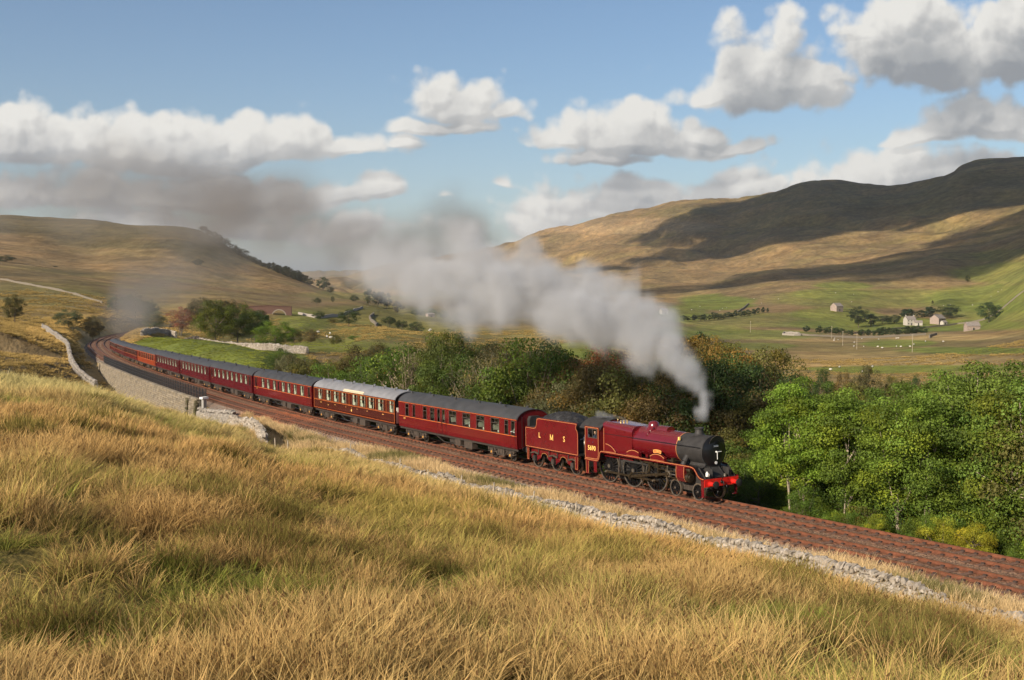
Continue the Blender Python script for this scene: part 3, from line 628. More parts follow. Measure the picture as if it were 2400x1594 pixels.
        def rod(name, a, c, w, th, m):
            a = Vector(a); c = Vector(c); d = (c-a).normalized(); n = Vector((-d.z,0,d.x)); b = MB(); V = []
            for yy in (-th, th):
                V += [a+n*w*1.0+Vector((0,yy,0)), a-n*w*1.0+Vector((0,yy,0)), c-n*w*.8+Vector((0,yy,0)), c+n*w*.8+Vector((0,yy,0))]
            b.add(V, [(0,1,2,3),(7,6,5,4),(0,4,5,1),(1,5,6,2),(2,6,7,3),(3,7,4,0)], 0)
            for p in (a, c): b.cyl(p+Vector((0,-th*1.6,0)), p+Vector((0,th*1.6,0)), w*1.7, w*1.7, 14, 0)
            return b.build(name, m, t)
        rod('connecting_rod', cr, chd, .085, .03, OILY)
        pz = 1.03-.31; yo = sg*1.08
        rod('coupling_rod', (-8.407+.12, yo, pz), (-5.97+.12, yo, pz), .065, .025, OILY); rod('coupling_rod', (-5.97+.12, yo, pz), (-3.734+.12, yo, pz), .065, .025, OILY)
        rod('eccentric_rod', (-5.6, sg*1.22, .95), (-4.1, sg*1.2, 1.18), .03, .02, OILY); rod('radius_rod', (-4.15, sg*1.05, 1.62), (-2.35, sg*1.05, 1.70), .035, .02, OILY)
        rod('combination_lever', (-2.35, sg*1.1, 1.72), (-2.42, sg*1.12, 1.0), .028, .018, STEEL); rod('return_crank', cr+Vector((0,sg*.06,0)), (-5.6, sg*1.24, .95), .05, .02, OILY)
        b = MB(); b.prism([(-4.3,1.15),(-4.05,1.12),(-3.98,1.4),(-4.02,1.75),(-4.22,1.78),(-4.14,1.45)], sg*1.0, sg*1.1, 'xz', 0); b.box(-4.6,-3.7,sg*.9,sg*1.12,1.70,1.80); b.box(-3.6,-3.3,sg*1.0,sg*1.1,1.5,1.8); b.build('valve_gear', OILY, t)
        for x in (-4.9,-7.15): b = MB(); b.cyl((x,sg*.95,1.0),(x,sg*.95,1.9),.02,.02,6); b.box(x-.05,x+.05,sg*.95,sg*1.05,.5,1.1); b.tube([(x,sg*1.0,.7),(x+.1,sg*1.0,.25),(x+.35,sg*1.0,.12)], .025); b.build('brake_gear', DIRT2, t)
    dw = wheel_mesh('driving_wheel', 1.03, 20, .24)
    for x in (-3.734,-5.97,-8.407):
        for sg in (-1, 1):
            w = obj('driving_wheel', dw, t); w.location = (x, sg*.75, 1.03); w.rotation_euler = (0, rng.uniform(0,3), 0 if sg < 0 else math.pi)
            b = MB(); b.prism([(x+math.cos(a)*.93, 1.03+math.sin(a)*.93) for a in np.linspace(.9,2.2,7)]+[(x+math.cos(a)*.62, 1.03+math.sin(a)*.62) for a in np.linspace(2.2,.9,5)], sg*.79, sg*.835, 'xz', 0); b.build('balance_weight', BLACK, t)
            b = MB(); b.cyl((x+.12,sg*.8,.72),(x+.12,sg*1.22,.72),.06,.06,12); b.build('crank_pin', STEEL, t)
    bw = wheel_mesh('bogie_wheel', .50, 10, .12)
    for x in (0,-1.981):
        for sg in (-1, 1): w = obj('bogie_wheel', bw, t); w.location = (x, sg*.75, .50); w.rotation_euler = (0, rng.uniform(0,3), 0 if sg < 0 else math.pi)
    b = MB(); b.box(-2.5,.5,-.62,-.56,.45,.85); b.box(-2.5,.5,.56,.62,.45,.85); b.box(-1.3,-.7,-.6,.6,.5,1.1)
    for x in (0,-1.981): b.cyl((x,-.75,.5),(x,.75,.5),.08,.08,8)
    b.build('bogie_frame', DIRT, t)
    # front end
    b = MB(); b.prism([(1.02,1.37),(1.02,.93),(1.06,.93),(1.06,1.37)], -1.27, 1.27, 'xz', 0); bb = b.build('buffer_beam', RED, t)
    for y in (-.86,.86):
        b = MB(); b.lathe((1.06,y,1.10),(1,0,0), [(0,.17),(.03,.17),(.04,.125),(.30,.115),(.31,.08)], 20, 1); b.cyl((1.36,y,1.10),(1.52,y,1.10),.065,.065,12,0)
        b.lathe((1.52,y,1.10),(1,0,0), [(0,.10),(.03,.215),(.055,.215),(.075,.12),(.08,.001)], 24, 0); b.build('buffer', [SOOT, RED], t)
    b = MB(); b.tube([(1.06,0,1.15),(1.20,0,1.2),(1.25,0,1.05),(1.22,0,.78)], .03); b.tube([(1.1,-.06,1.2),(1.22,-.06,1.42),(1.18,-.06,1.6)], .022); b.cyl((1.06,0,1.15),(1.14,0,1.15),.1,.08,10); b.build('coupling', BLACK, t)
    for y in (-.35,.35): b = MB(); b.tube([(1.07,y,1.0),(1.14,y,.7),(1.12,y,.45)], .03); b.build('brake_hose', BLACK, t)
    b = MB()
    for y in (-1.1,-.35,.35,1.1): b.prism([(.30,1.95),(.45,1.95),(1.0,1.38),(.90,1.38)], y-.012, y+.012, 'xz', 0)
    b.box(-.4,.28,-.62,.62,1.94,2.02); b.prism([(.2,2.0),(.35,1.98),(.95,1.42),(.9,1.40),(.3,1.90)], -.45, .45, 'xz', 0); b.build('front_steps_and_apron', SOOT, t)
    b = MB(); b.cyl((.95,-.98,1.52),(.95,-.98,1.72),.085,.085,12,0); b.cyl((1.0,-.98,1.62),(1.08,-.98,1.62),.075,.075,12,1); b.cyl((.95,-.98,1.72),(.95,-.98,1.79),.05,.03,8,0); b.build('lamp', [WHITE, CREAM], t)
    b = MB(); b.cyl((.95,.35,1.42),(.95,.35,1.58),.08,.08,12,0); b.build('lamp', STEEL, t)
    for sg in (-1, 1):
        b = MB(); b.prism([(.98,1.30),(.72,1.30),(.78,.35),(.98,.35)], sg*1.22, sg*1.25, 'xz', 0); b.box(.70,1.0,sg*1.05,sg*1.27,.34,.37); st = b.build('front_step', CRIM, t)
        b = MB(); b.prism([(-9.15,1.28),(-9.50,1.28),(-9.45,.55),(-9.15,.55)], sg*1.22, sg*1.25, 'xz', 0); b.build('step_bracket', CRIM, t); b = MB(); b.prism([(-10.0,1.28),(-10.3,1.28),(-10.28,.4),(-10.02,.4)], sg*1.22, sg*1.25, 'xz', 0); b.box(-10.3,-10,sg*1.05,sg*1.3,.4,.43); cs = b.build('cab_step', CRIM, t)
        b = MB(); b.strip([(-10.0,1.22),(-10.02,.42),(-10.28,.42),(-10.3,1.22)], .022,.005, sg*1.251); b.build('lining', LINE, cs)
    b = MB(); b.tube([(-2.0,-.95,2.05),(-2.6,-.95,2.05)], .05, 8); b.box(-2.1,-1.9,-1.05,-.8,1.97,2.25); b.tube([(-1.9,-.9,2.12),(-.9,-.88,2.12)], .02); b.build('lubricator', OILY, t)
    b = MB(); b.box(-4.55,-4.35,-.98,-.90,2.02,2.20); b.build('works_fitting', CRIM, t)
    return t
def build_tender():
    _, M = track_matrix(12.04, 16.612); M = M @ Matrix.Translation((12.04, 0, 0))
    t = empty('tender', M); tag(t, 'crimson tender lettered LMS and heaped with coal, behind the locomotive cab', 'tender')
    xF, xR = -11.12, -17.45
    side = [(xF,1.38),(xF,2.75),(xF-.06,2.95),(xF-.2,3.08),(xF-.22,3.2),(xF-.10,3.45),(xF-.15,3.50),(-15.75,3.50),(-15.95,3.46),(-16.05,3.35),(-16.1,3.0),(-16.18,2.86),(-16.35,2.78),(xR,2.78),(xR,1.38)]
    for sg in (-1, 1):
        b = MB(); zs = [(x, z) for x, z in side]; 
        b.prism(zs, sg*1.29, sg*1.26, 'xz', 0); s_ = b.build('side_sheet', CRIM, t)
        b = MB(); L = [(xF-.05,1.44),(xF-.05,2.75),(xF-.10,2.98),(xF-.25,3.12),(xF-.26,3.25),(xF-.16,3.44),(-15.72,3.44),(-15.92,3.40),(-16.0,3.3),(-16.04,3.0),(-16.14,2.80),(-16.35,2.72),(xR+.05,2.72),(xR+.05,1.44),(xF-.05,1.44)]
        b.strip(L, .026, .005, sg*1.291); b.build('lining', LINE, s_)
        b = MB()
        for x in (-12.4,-13.1,-14.0,-15.0,-16.0):
            for z in np.arange(1.5,2.7 if x < -15.5 else 3.4,.16): b.cyl((x,sg*1.288,z),(x,sg*1.295,z),.010,.010,5)
        b.strip([(xF-.06,2.62),(xR+.06,2.62)], .012,.004, sg*1.291); b.build('rivet_row', CRIM, s_)
        if sg < 0:
            for ch, x in (('L',-15.66),('M',-14.2),('S',-12.72)):
              if ch == 'M':
                h_ = .175; b = MB(); b.strip([(x-.15,2.31-h_),(x-.15,2.31+h_)], .045,.005,-1.293); b.strip([(x+.15,2.31-h_),(x+.15,2.31+h_)], .06,.005,-1.293); b.strip([(x-.15,2.31+h_),(x,2.31-h_*.9)], .055,.006,-1.294); b.strip([(x,2.31-h_*.9),(x+.15,2.31+h_)], .04,.007,-1.295)
                for q in (-.15,.15): b.strip([(x+q-.05,2.31-h_),(x+q+.05,2.31-h_)], .02,.005,-1.293)
                b.build('side_letter', GILT, s_)
              else: text('side_letter', ch, .50, GILT, s_, (x,-1.297,2.31), (math.pi/2,0,0), .003, 1.0, .004)
    b = MB(); b.box(xR,xF,-1.26,1.26,1.36,1.5); b.box(xR,-16.1,-1.26,1.26,2.70,2.76); b.box(xR,xR+.03,-1.26,1.26,1.4,2.78); b.box(-16.1,-16.04,-1.26,1.26,2.7,3.5); b.box(xF-.9,xF-.86,-1.26,1.26,1.4,3.3); b.box(xF-.25,xF-.2,-1.2,-.7,1.4,2.9); b.build('tank', SOOT, t)
    # coal heap
    nx, ny = 26, 14; V = []; x0, x1 = -16.0, xF-.9
    for i in range(nx):
        for j in range(ny):
            x = x0+(x1-x0)*i/(nx-1); y = -1.24+2.48*j/(ny-1); e = abs(math.sin(math.pi*j/(ny-1)))**.5*abs(math.sin(math.pi*min(1, (i+2)/(nx+1))))**.4
            V.append((x, y, 3.15+.78*e*(1-.25*((x+14.5)/2)**2*.3)+rng.uniform(-.07,.07)))
    b = MB(); b.add(V, [(i*ny+j, i*ny+j+1, (i+1)*ny+j+1, (i+1)*ny+j) for i in range(nx-1) for j in range(ny-1)], 0); o = b.build('coal', COALM, t); o['kind'] = 'stuff'
    tw = wheel_mesh('tender_wheel', .65, 12, .14)
    for x in (-12.04,-14.326,-16.612):
        for sg in (-1, 1):
            w = obj('wheel', tw, t); w.location = (x, sg*.75, .65); w.rotation_euler = (0, rng.uniform(0,3), 0 if sg < 0 else math.pi)
            b = MB(); b.box(x-.16,x+.16,sg*1.0,sg*1.16,.48,.82); b.prism([(x-.55,1.0),(x,1.12),(x+.55,1.0),(x+.5,.92),(x,1.02),(x-.5,.92)], sg*1.05, sg*1.13, 'xz', 1); b.cyl((x-.5,sg*1.09,.95),(x-.5,sg*1.09,1.32),.03,.03,6); b.cyl((x+.5,sg*1.09,.95),(x+.5,sg*1.09,1.32),.03,.03,6); b.build('axlebox', [DIRT, DIRT2], t)
    for sg in (-1, 1):
        b = MB(); fr = [(xF,1.36),(xF-.3,.75)]
        for x in (-12.04,-14.326,-16.612):
            fr += [(x+.42,.62),(x+.25,.45),(x+.22,.95),(x-.22,.95),(x-.25,.45),(x-.42,.62)]
            if x > -16: 
                c = x-1.143; fr += [(c+.45,.70),(c+.42,.98),(c+.2,1.10),(c-.2,1.10),(c-.42,.98),(c-.45,.70)]
        fr += [(xR+.1,.8),(xR,1.36)]
        b.prism(fr, sg*1.0, sg*1.03, 'xz', 0); f = b.build('outer_frame', CRIM, t)
        b = MB()
        for c in (-13.18,-15.47): b.strip([(c+math.cos(a)*.40, .82+math.sin(a)*.26) for a in np.linspace(0,math.pi,11)], .025,.006, sg*1.032)
        b.build('lining', LINE, f)
        b = MB(); b.prism([(xF-.05,1.34),(xF-.42,1.34),(xF-.40,.45),(xF-.1,.45)], sg*1.22, sg*1.25, 'xz', 0); b.box(xF-.42,xF-.08,sg*1.05,sg*1.28,.44,.47); s2 = b.build('step', CRIM, t); b = MB(); b.prism([(xR+.12,1.34),(xR+.40,1.34),(xR+.38,.5),(xR+.15,.5)], sg*1.22, sg*1.25, 'xz', 0); s3 = b.build('step', CRIM, t)
        b = MB(); b.strip([(xF-.08,1.28),(xF-.12,.5),(xF-.38,.5),(xF-.40,1.28)], .02,.005, sg*1.251); b.build('lining', LINE, s2); b = MB(); b.strip([(xR+.15,1.28),(xR+.18,.55),(xR+.35,.55),(xR+.37,1.28)], .02,.005, sg*1.251); b.build('lining', LINE, s3)
    b = MB(); b.box(xR-.0,xR+.12,-1.25,1.25,.95,1.38); b.box(xR,xF,-.5,.5,.6,1.2); b.build('underframe', SOOT, t)
    for y in (-.86,.86): b = MB(); b.cyl((xR,y,1.08),(xR-.35,y,1.08),.11,.1,12); b.cyl((xR-.35,y,1.08),(xR-.42,y,1.08),.2,.2,16); b.build('buffer', BLACK, t)
    return t
build_loco(); build_tender()

# ------------------------------------------------------------------ coaches
BOGIE_WHEEL = disc_wheel_mesh('coach_wheel', .457)
def bogie_mesh():
    b = MB()
    for sg in (-1, 1):
        y0, y1 = sorted((sg*.98, sg*1.06))
        b.box(-1.85,1.85,y0,y1,.72,.90,0)
        for x in (-1.295,1.295):
            b.box(x-.20,x+.20,sg*.95,sg*1.13,.34,.74,1); b.cyl((x-.42,sg*1.06,.62),(x-.42,sg*1.06,.86),.09,.09,10,1); b.cyl((x+.42,sg*1.06,.62),(x+.42,sg*1.06,.86),.09,.09,10,1)
            b.cyl((x,sg*1.13,.47),(x,sg*1.16,.47),.10,.08,10,2); b.box(x-.55,x+.55,sg*1.0,sg*1.08,.48,.55,1)
        b.box(-.45,.45,sg*.92,sg*1.10,.40,.86,1); b.tube([(-.9,sg*1.05,.8),(-.5,sg*1.1,.35),(.5,sg*1.1,.35),(.9,sg*1.05,.8)], .035, 6, 1)
        b.cyl((-.2,sg*1.08,.45),(-.2,sg*1.08,.8),.08,.08,8,1); b.cyl((.2,sg*1.08,.45),(.2,sg*1.08,.8),.08,.08,8,1)
    b.box(-.3,.3,-1,1,.6,.95,0)
    for x in (-1.85,1.85): b.box(x-.06,x+.06,-1.0,1.0,.70,.86,0)
    for x in (-1.295,1.295): b.cyl((x,-.72,.457),(x,.72,.457),.07,.07,8,0)
    return b.mesh('bogie_frame', [DIRT, DIRT2, mat('axle_end_ochre', (.45,.22,.04), .6)])
BOGIE = bogie_mesh()
ROOF_ARC = [(-1.37,3.12),(-1.345,3.22),(-1.26,3.36),(-1.08,3.53),(-.80,3.68),(-.42,3.79),(0,3.83),(.42,3.79),(.80,3.68),(1.08,3.53),(1.26,3.36),(1.345,3.22),(1.37,3.12)]
_wcache = {}
def window_meshes(w, h, top):
    k = (round(w,2), round(h,2), top)
    if k in _wcache: return _wcache[k]
    f = MB(); t_ = .045
    f.box(-w/2-t_,w/2+t_,-.012,.02,-t_,0); f.box(-w/2-t_,w/2+t_,-.012,.02,h,h+t_); f.box(-w/2-t_,-w/2,-.012,.02,0,h); f.box(w/2,w/2+t_,-.012,.02,0,h)
    if top: f.box(-w/2,w/2,-.012,.02,h*.66,h*.66+.04)
    if top and w > .6: f.box(-.02,.02,-.012,.02,h*.7,h)
    p = MB(); p.box(-w/2,w/2,.022,.028,0,h)
    c = MB(); cw = min(.34, w*.36)
    c.box(-w/2+.02,-w/2+cw,.06,.075,-.02,h*1.0); c.box(w/2-cw*.7,w/2-.02,.06,.075,-.02,h*1.0); c.box(-w/2+cw,-w/2+cw+w*.22,.06,.07,-.02,h*.30)
    _wcache[k] = (f, p, c); return _wcache[k]
def coach(s0, s1, paint, label, wins, doors=(), roof=None, waist=None, lined=False, scale=1., curtains=False, seats=True, ribs=False, number=None, droplights=(), group='maroon coaches of the steam train', vents=10, battery=True, zw=(2.02, 2.98)):
    L = s1-s0; _, M = track_matrix(s0+L*.14, s1-L*.14); M = M @ Matrix.Translation((L*.14, 0, 0)) @ Matrix.Diagonal((1, scale, scale, 1))
    t = empty('railway_coach', M); tag(t, label, 'railway coach', group)
    # wins: (centre fraction from the front, width, has top light)
    W_ = [(-f*L, w, tp) for f, w, tp in wins]; z0, z1 = zw; e = 1e-3
    roofm = roof or ROOFD
    for sg in (-1, 1):
        b = MB(); yo, yi = sg*1.37, sg*1.32; y0, y1 = sorted((yo, yi))
        # lower side with a slight turn-under
        P = [(sg*1.33,1.06),(sg*1.365,1.35),(yo,z0),(yi,z0),(sg*1.31,1.35),(sg*1.28,1.06)]
        b.prism(P, -L, 0, 'yz', 0); b.box(-L,0,y0,y1,z1,3.14)
        xs = sorted([(x-w/2, x+w/2) for x, w, tp in W_]); cur = -L
        for a, c in xs:
            if a > cur: b.box(cur, a, y0, y1, z0, z1)
            cur = c
        b.box(cur, 0, y0, y1, z0, z1)
        b.build('body_side', paint, t)
        for i, (x, w, tp) in enumerate(W_):
            f, p, c = window_meshes(w, z1-z0, tp); k = ('m', round(w,2), tp, lined)
            if k not in _wcache: _wcache[k] = (f.mesh('window', mat('mahogany_frame', (.16,.045,.02), .4) if lined else DIRT2), p.mesh('pane', GLASS), c.mesh('curtain', CREAM))
            fm, pm, cm = _wcache[k]
            wo = obj('window', fm, t); wo.location = (x, yo, z0)
            if sg > 0: wo.rotation_euler = (0, 0, math.pi)
            obj('pane', pm, wo)
            if curtains and w > .5: obj('curtain', cm, wo)
        for x in doors:
            x = -x*L; b = MB(); 
            for xx in (x-.36, x+.36): b.box(xx-.010,xx+.010,*sorted((yo, yo+sg*.006)),1.12,3.08)
            b.box(x-.36,x+.36,*sorted((yo, yo+sg*.006)),1.12,1.135); b.cyl((x-.26,yo,1.9),(x-.26,yo+sg*.05,1.9),.03,.03,6); b.box(x+.29,x+.31,*sorted((yo+sg*.03, yo+sg*.05)),1.7,2.4); b.build('door', BLACK, t)
        if waist:
            b = MB(); b.box(-L+.05,-.05,*sorted((yo, yo+sg*.005)),1.93,1.965); b.build('waist_line', waist, t)
        if not lined: b = MB(); b.box(-L+.02,-.02,*sorted((yo, yo+sg*.012)),3.09,3.115); b.build('gutter_line', LINE2 if waist else CRIM2, t)
        if lined:
            b = MB(); f = yo
            for z in (1.18, 1.95, 3.05): b.strip([(-L+.06,z),(-.06,z)], .030 if z > 1.3 else .022, .006, f)
            for x in [-L+.06,-.06]: b.strip([(x,1.18),(x,3.05)], .03, .006, f)
            nb = len(W_)
            for (xa, wa, _1), (xb, wb, _2) in zip(W_[:-1], W_[1:]): xm = ((xa-wa/2)+(xb+wb/2))/2; b.strip([(xm,1.95),(xm,3.05)], .03, .006, f)
            b.strip([(-L+.06,2.02),(-.06,2.02)], .012, .006, f); b.build('panel_lining', LINE2, t)
            if sg < 0:
                for x, w in ((-.50,.10),(-.31,.2),(-.71,.2),(-.43,.14),(-.57,.14),(-.13,.3),(-.90,.3)):
                    b = MB(); b.box(x*L-w/2,x*L+w/2,-1.376,-1.371,1.72,1.76); b.build('door_lettering', GILT, t)
                text('side_lettering', 'L M S', .15, GILT, t, (-.80*L,-1.376,1.60), (math.pi/2,0,0), .002)
                b = MB(); b.lathe((-.5*L,-1.37,1.52),(0,-1,0), [(0,.11),(.006,.11),(.006,.0)], 14, 0); b.build('crest', GILT, t)
    arc = ROOF_ARC; b = MB(); n = len(arc)
    b.prism(arc+[(y*.97,z-.04) for y, z in arc[::-1]], -L-.04, .04, 'yz', 0, True)
    b.build('roof', roofm, t)
    for i in range(vents):
        for y in ((-.45,) if i % 2 else (.25,)):
            b = MB(); x = -L*(i+.6)/vents; z = 3.77; b.cyl((x,y,z),(x,y,z+.13),.09,.09,8); b.cyl((x,y,z+.13),(x,y,z+.19),.13,.05,8); b.build('roof_ventilator', roofm if not lined else ROOFL, t)
    if ribs:
        b = MB()
        for i in range(1, 8): x = -L*i/8; b.prism([(y*1.004,z+.012) for y, z in arc]+[(y*.99,z-.01) for y, z in arc[::-1]], x-.02, x+.02, 'yz', 0)
        b.build('roof_rib', roofm, t)
    if lined:
        b = MB(); 
        V = []
        for x in (-L*.60,-L*.35):
            for y, z in [(-1.33,3.24),(-1.27,3.36)]: V.append((x,y-.02,z+.02))
        b.add(V, [(0,1,3,2)], 0); b.box(-L*.60,-L*.35,-1.40,-1.37,3.145,3.25); b.build('roof_board', mat('cream_board', (.55,.47,.33), .5), t)
    endp = [(-1.33,1.06),(-1.37,3.12)]+arc[1:-1]+[(1.37,3.12),(1.33,1.06)]
    for x, d in ((0, 1), (-L, -1)):
        b = MB(); b.prism(endp, x-.02*d, x-.06*d, 'yz', 0)
        b.build('end_panel', paint if not lined else BLACK, t)
        b = MB(); b.prism([(-.42,1.15),(-.48,3.1),(-.35,3.35),(.35,3.35),(.48,3.1),(.42,1.15)], x-.03*d, x+.30*d, 'yz', 0); b.build('gangway', SOOT, t)
        b = MB(); 
        for y in (-.86,.86): b.cyl((x,y,1.06),(x+.22*d,y,1.06),.08,.08,8); b.cyl((x+.2*d,y,1.06),(x+.25*d,y,1.06),.17,.17,12)
        for y in (-.95,.95): b.tube([(x+.05*d,y,1.2),(x+.05*d,y,3.3)], .025)
        b.build('end_fittings', BLACK, t)
    # floor, interior
    b = MB(); b.box(-L+.08,-.08,-1.27,1.27,1.06,1.16); b.box(-L+.1,-.1,.34,.37,1.16,2.2) if False else None; b.box(-L+.1,-.1,-1.2,1.2,3.12,3.15); b.build('interior_floor_and_ceiling', INTR, t)
    if seats:
        big = [x for x, w, tp in W_ if w > .6]; m1 = MB(); m2 = MB(); m3 = MB()
        for x in big:
            for y in (-.75,.75):
                for dx in (-.68,.68): m1.box(x+dx-.09,x+dx+.09,y-.45,y+.45,1.16,2.22); m1.box(x+dx*.72-.22,x+dx*.72+.22,y-.45,y+.45,1.45,1.6); m2.box(x+dx-.105,x+dx+.105,y-.44,y+.44,2.10,2.48)
                m3.box(x-.3,x+.3,y-.45,y+.45,1.86,1.90)
                if rng.uniform() < .7: m3.cyl((x+.1,y-.38*(1 if y < 0 else -1),1.9),(x+.1,y-.38*(1 if y < 0 else -1),2.16),.06,.08,8)
        if big: m1.build('seats', SEAT, t); m2.build('headrest_covers', CREAM, t); m3.build('tables', CREAM, t)
    # underframe
    b = MB()
    for sg in (-1, 1): b.box(-L+.05,-.05,*sorted((sg*1.18, sg*1.24)),.88,1.06)
    b.box(-L+.3,-.3,-.5,.5,.85,1.0)
    for sg in (-1, 1): b.tube([(-L*.34,sg*1.1,.9),(-L*.42,sg*1.1,.45),(-L*.60,sg*1.1,.45),(-L*.68,sg*1.1,.9)], .035, 6)
    b.build('underframe', DIRT, t)
    if battery:
        for sg in (-1, 1):
            b = MB(); b.box(-L*.385-.6,-L*.385+.6,*sorted((sg*.75, sg*1.22)),.35,.98); b.build('battery_box', DIRT2, t)
            b = MB(); b.box(-L*.475-.45,-L*.475+.45,*sorted((sg*.75, sg*1.2)),.40,.95); b.build('battery_box', DIRT2, t)
    b = MB(); b.cyl((-L*.60,-.5,.72),(-L*.70,-.5,.72),.2,.2,12); b.cyl((-L*.72,.4,.7),(-L*.78,.4,.7),.22,.22,12); b.box(-L*.56,-L*.52,-1.0,-.6,.5,.95); b.build('brake_cylinders', DIRT, t)
    for f in (.14, .86):
        bo = obj('bogie', BOGIE, t); bo.location = (-f*L, 0, 0)
        for x in (-1.295,1.295):
            for sg in (-1, 1): w = obj('wheel', BOGIE_WHEEL, bo); w.location = (x, sg*.75, .457); w.rotation_euler = (0,0,0 if sg < 0 else math.pi)
    if number:
        text('number_lettering', number, .16, GILT, t, (-L+1.1,-1.374,1.78), (math.pi/2,0,0), .002)
    return t
def fr(a, b, L0, L1): return ((a+b)/2-L0)/(L1-L0), max(.2, abs(a-b)*.92)
C1 = [(18.95,.42,False),(19.84,.42,True),(21.42,1.1,True),(23.55,1.1,True),(25.66,1.1,True),(27.82,1.1,True),(29.3,.36,False),(30.1,.36,False),(31.18,.62,True),(32.47,.55,True),(34.41,.34,False),(35.67,.5,True)]
coach(18.45, 37.25, CRIM3, 'maroon coach with yellow waist line and double luggage doors, coupled next to the tender', [((s-18.45)/18.8, w, tp) for s, w, tp in C1], doors=(.027,.57,.61), waist=LINE2, number='35407', curtains=False)
C2 = [(38.7,.85),(40.9,1.15),(42.9,1.15),(44.75,1.15),(46.5,1.15),(49.05,1.15),(50.9,1.15),(52.75,1.15),(54.9,1.0)]
coach(38.0, 56.5, CHOC, 'lined dark maroon coach with silver grey roof and cream roof board', [((s-38)/18.5, w, True) for s, w in C2], lined=True, roof=ROOFL, curtains=True, vents=16, group=None, ribs=False, zw=(2.05,3.0))
C3 = [(57.9,.4),(59.9,1.0),(61.95,.9),(63.9,.95),(65.65,.95),(67.2,.35),(68.5,.9),(70.6,.9),(72.4,.95),(74.9,.4)]
coach(57.2, 75.7, CRIM3, 'bright maroon coach with yellow waist line, coupled behind the silver roofed coach', [((s-57.2)/18.5, w, w > .5) for s, w in C3], doors=(.038,.957), waist=LINE2, curtains=True, number='1859', ribs=True, vents=8, scale=.98)
STD = [.055,.15,.245,.34,.435,.53,.625,.72,.815,.93]
def std(n=8): return [(.045,.45,False)]+[(.13+.74*i/(n-1), 1.05, True) for i in range(n)]+[(.955,.45,False)]
rest = [(76.5,95.9,CRIM2,'plain maroon coach, second behind the silver roofed coach',None,.96,'4912'),
 (96.6,115.1,CRIM2,'plain maroon coach rounding the curve, third behind the silver roofed coach',None,.93,'4951'),
 (115.8,134.8,CRIM2,'plain maroon coach just ahead of the orange coach',None,.90,'4973'),
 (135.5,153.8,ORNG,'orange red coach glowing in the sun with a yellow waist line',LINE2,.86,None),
 (154.4,171.7,CRIM3,'maroon coach with yellow waist line just behind the orange coach',LINE2,.83,None),
 (172.3,189.8,CRIM3,'maroon coach with yellow waist line, last but one of the train',LINE2,.79,None),
 (190.4,206.8,CRIM3,'last coach of the train, on the tightest part of the curve',LINE2,.75,None)]
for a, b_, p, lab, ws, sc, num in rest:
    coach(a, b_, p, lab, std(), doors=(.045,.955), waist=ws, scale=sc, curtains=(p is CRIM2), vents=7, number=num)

# ------------------------------------------------------------------ people on the train
def person(name_label, M, pose='lean', shirt=None):
    shirt = shirt or SHIRTW; t = empty('person', M); tag(t, name_label, 'person')
    me = bpy.data.meshes.new('body')
    V = [(0,0,.95),(0,0,1.15),(0,0,1.38),(0,0,1.50),(0,0,1.60),(0,.19,1.42),(0,-.19,1.42)]
    E_ = [(0,1),(1,2),(2,3),(3,4),(2,5),(2,6)]; R = [.17,.155,.14,.06,.07,.07,.07]
    if pose == 'lean': V += [(.08,.27,1.15),(.30,.22,1.10),(.08,-.27,1.15),(.32,-.18,1.12),(.42,-.16,1.12),(.40,.20,1.10)]; E_ += [(5,7),(7,8),(8,12),(6,9),(9,10),(10,11)]; R += [.05,.04,.05,.04,.035,.035]
    else: V += [(.03,.27,1.15),(.10,.25,.92),(.03,-.27,1.15),(.10,-.25,.92)]; E_ += [(5,7),(7,8),(6,9),(9,10)]; R += [.05,.04,.05,.04]
    V += [(0,.1,.90),(.02,.11,.48),(0,.11,.06),(0,-.1,.90),(.02,-.11,.48),(0,-.11,.06)]; k = len(V)-6
    E_ += [(0,k),(k,k+1),(k+1,k+2),(0,k+3),(k+3,k+4),(k+4,k+5)]; R += [.11,.075,.05,.11,.075,.05]
    me.from_pydata(V, E_, []); o = obj('body', me, t); 
    md = o.modifiers.new('skin', 'SKIN'); o.modifiers.new('sub', 'SUBSURF').levels = 1; o.modifiers['sub'].render_levels = 1
    me.skin_vertices.new() if not me.skin_vertices else None
    for i, r_ in enumerate(R): me.skin_vertices[0].data[i].radius = (r_, r_*.9)
    me.skin_vertices[0].data[0].use_root = True; me.materials.append(shirt)
    b = MB(); b.lathe((.01,0,1.56),(0,0,1), [(0,.045),(.04,.07),(.10,.085),(.17,.085),(.22,.06),(.245,.001)], 14, 0); b.cyl((.09,0,1.66),(.12,0,1.63),.016,.02,6)
    b.cyl((.075,.03,1.68),(.088,.03,1.68),.010,.010,6,1); b.cyl((.075,-.03,1.68),(.088,-.03,1.68),.010,.010,6,1); b.cyl((0,.085,1.66),(0,.1,1.66),.03,.03,6); b.cyl((0,-.085,1.66),(0,-.1,1.66),.03,.03,6); b.build('head', [SKIN, HAIR], t)
    b = MB(); b.lathe((-.01,0,1.66),(0,0,1), [(.0,.088),(.06,.095),(.12,.085),(.16,.05),(.17,.001)], 14, 0); b.build('hair', HAIR, t)
    return t
def on_train(s, off, z, face=-math.pi/2):
    A, M = track_matrix(s-1, s+1); p = tr(s, off); return Matrix.Translation(Vector(p)+Vector((0,0,z))) @ Matrix.Rotation(TA[int((s+130)*2)]-math.pi/2+face, 4, 'Z')
person('person in white shirt leaning out of the first coach nearest the tender', on_train(19.0, -1.05, 1.12))
person('person in white shirt standing at the second large window of the first coach', on_train(25.66, -.85, 1.12), 'lean')
person('driver in dark overalls looking out of the locomotive cab window', on_train(9.72, -.95, 1.36), 'lean', NAVY)
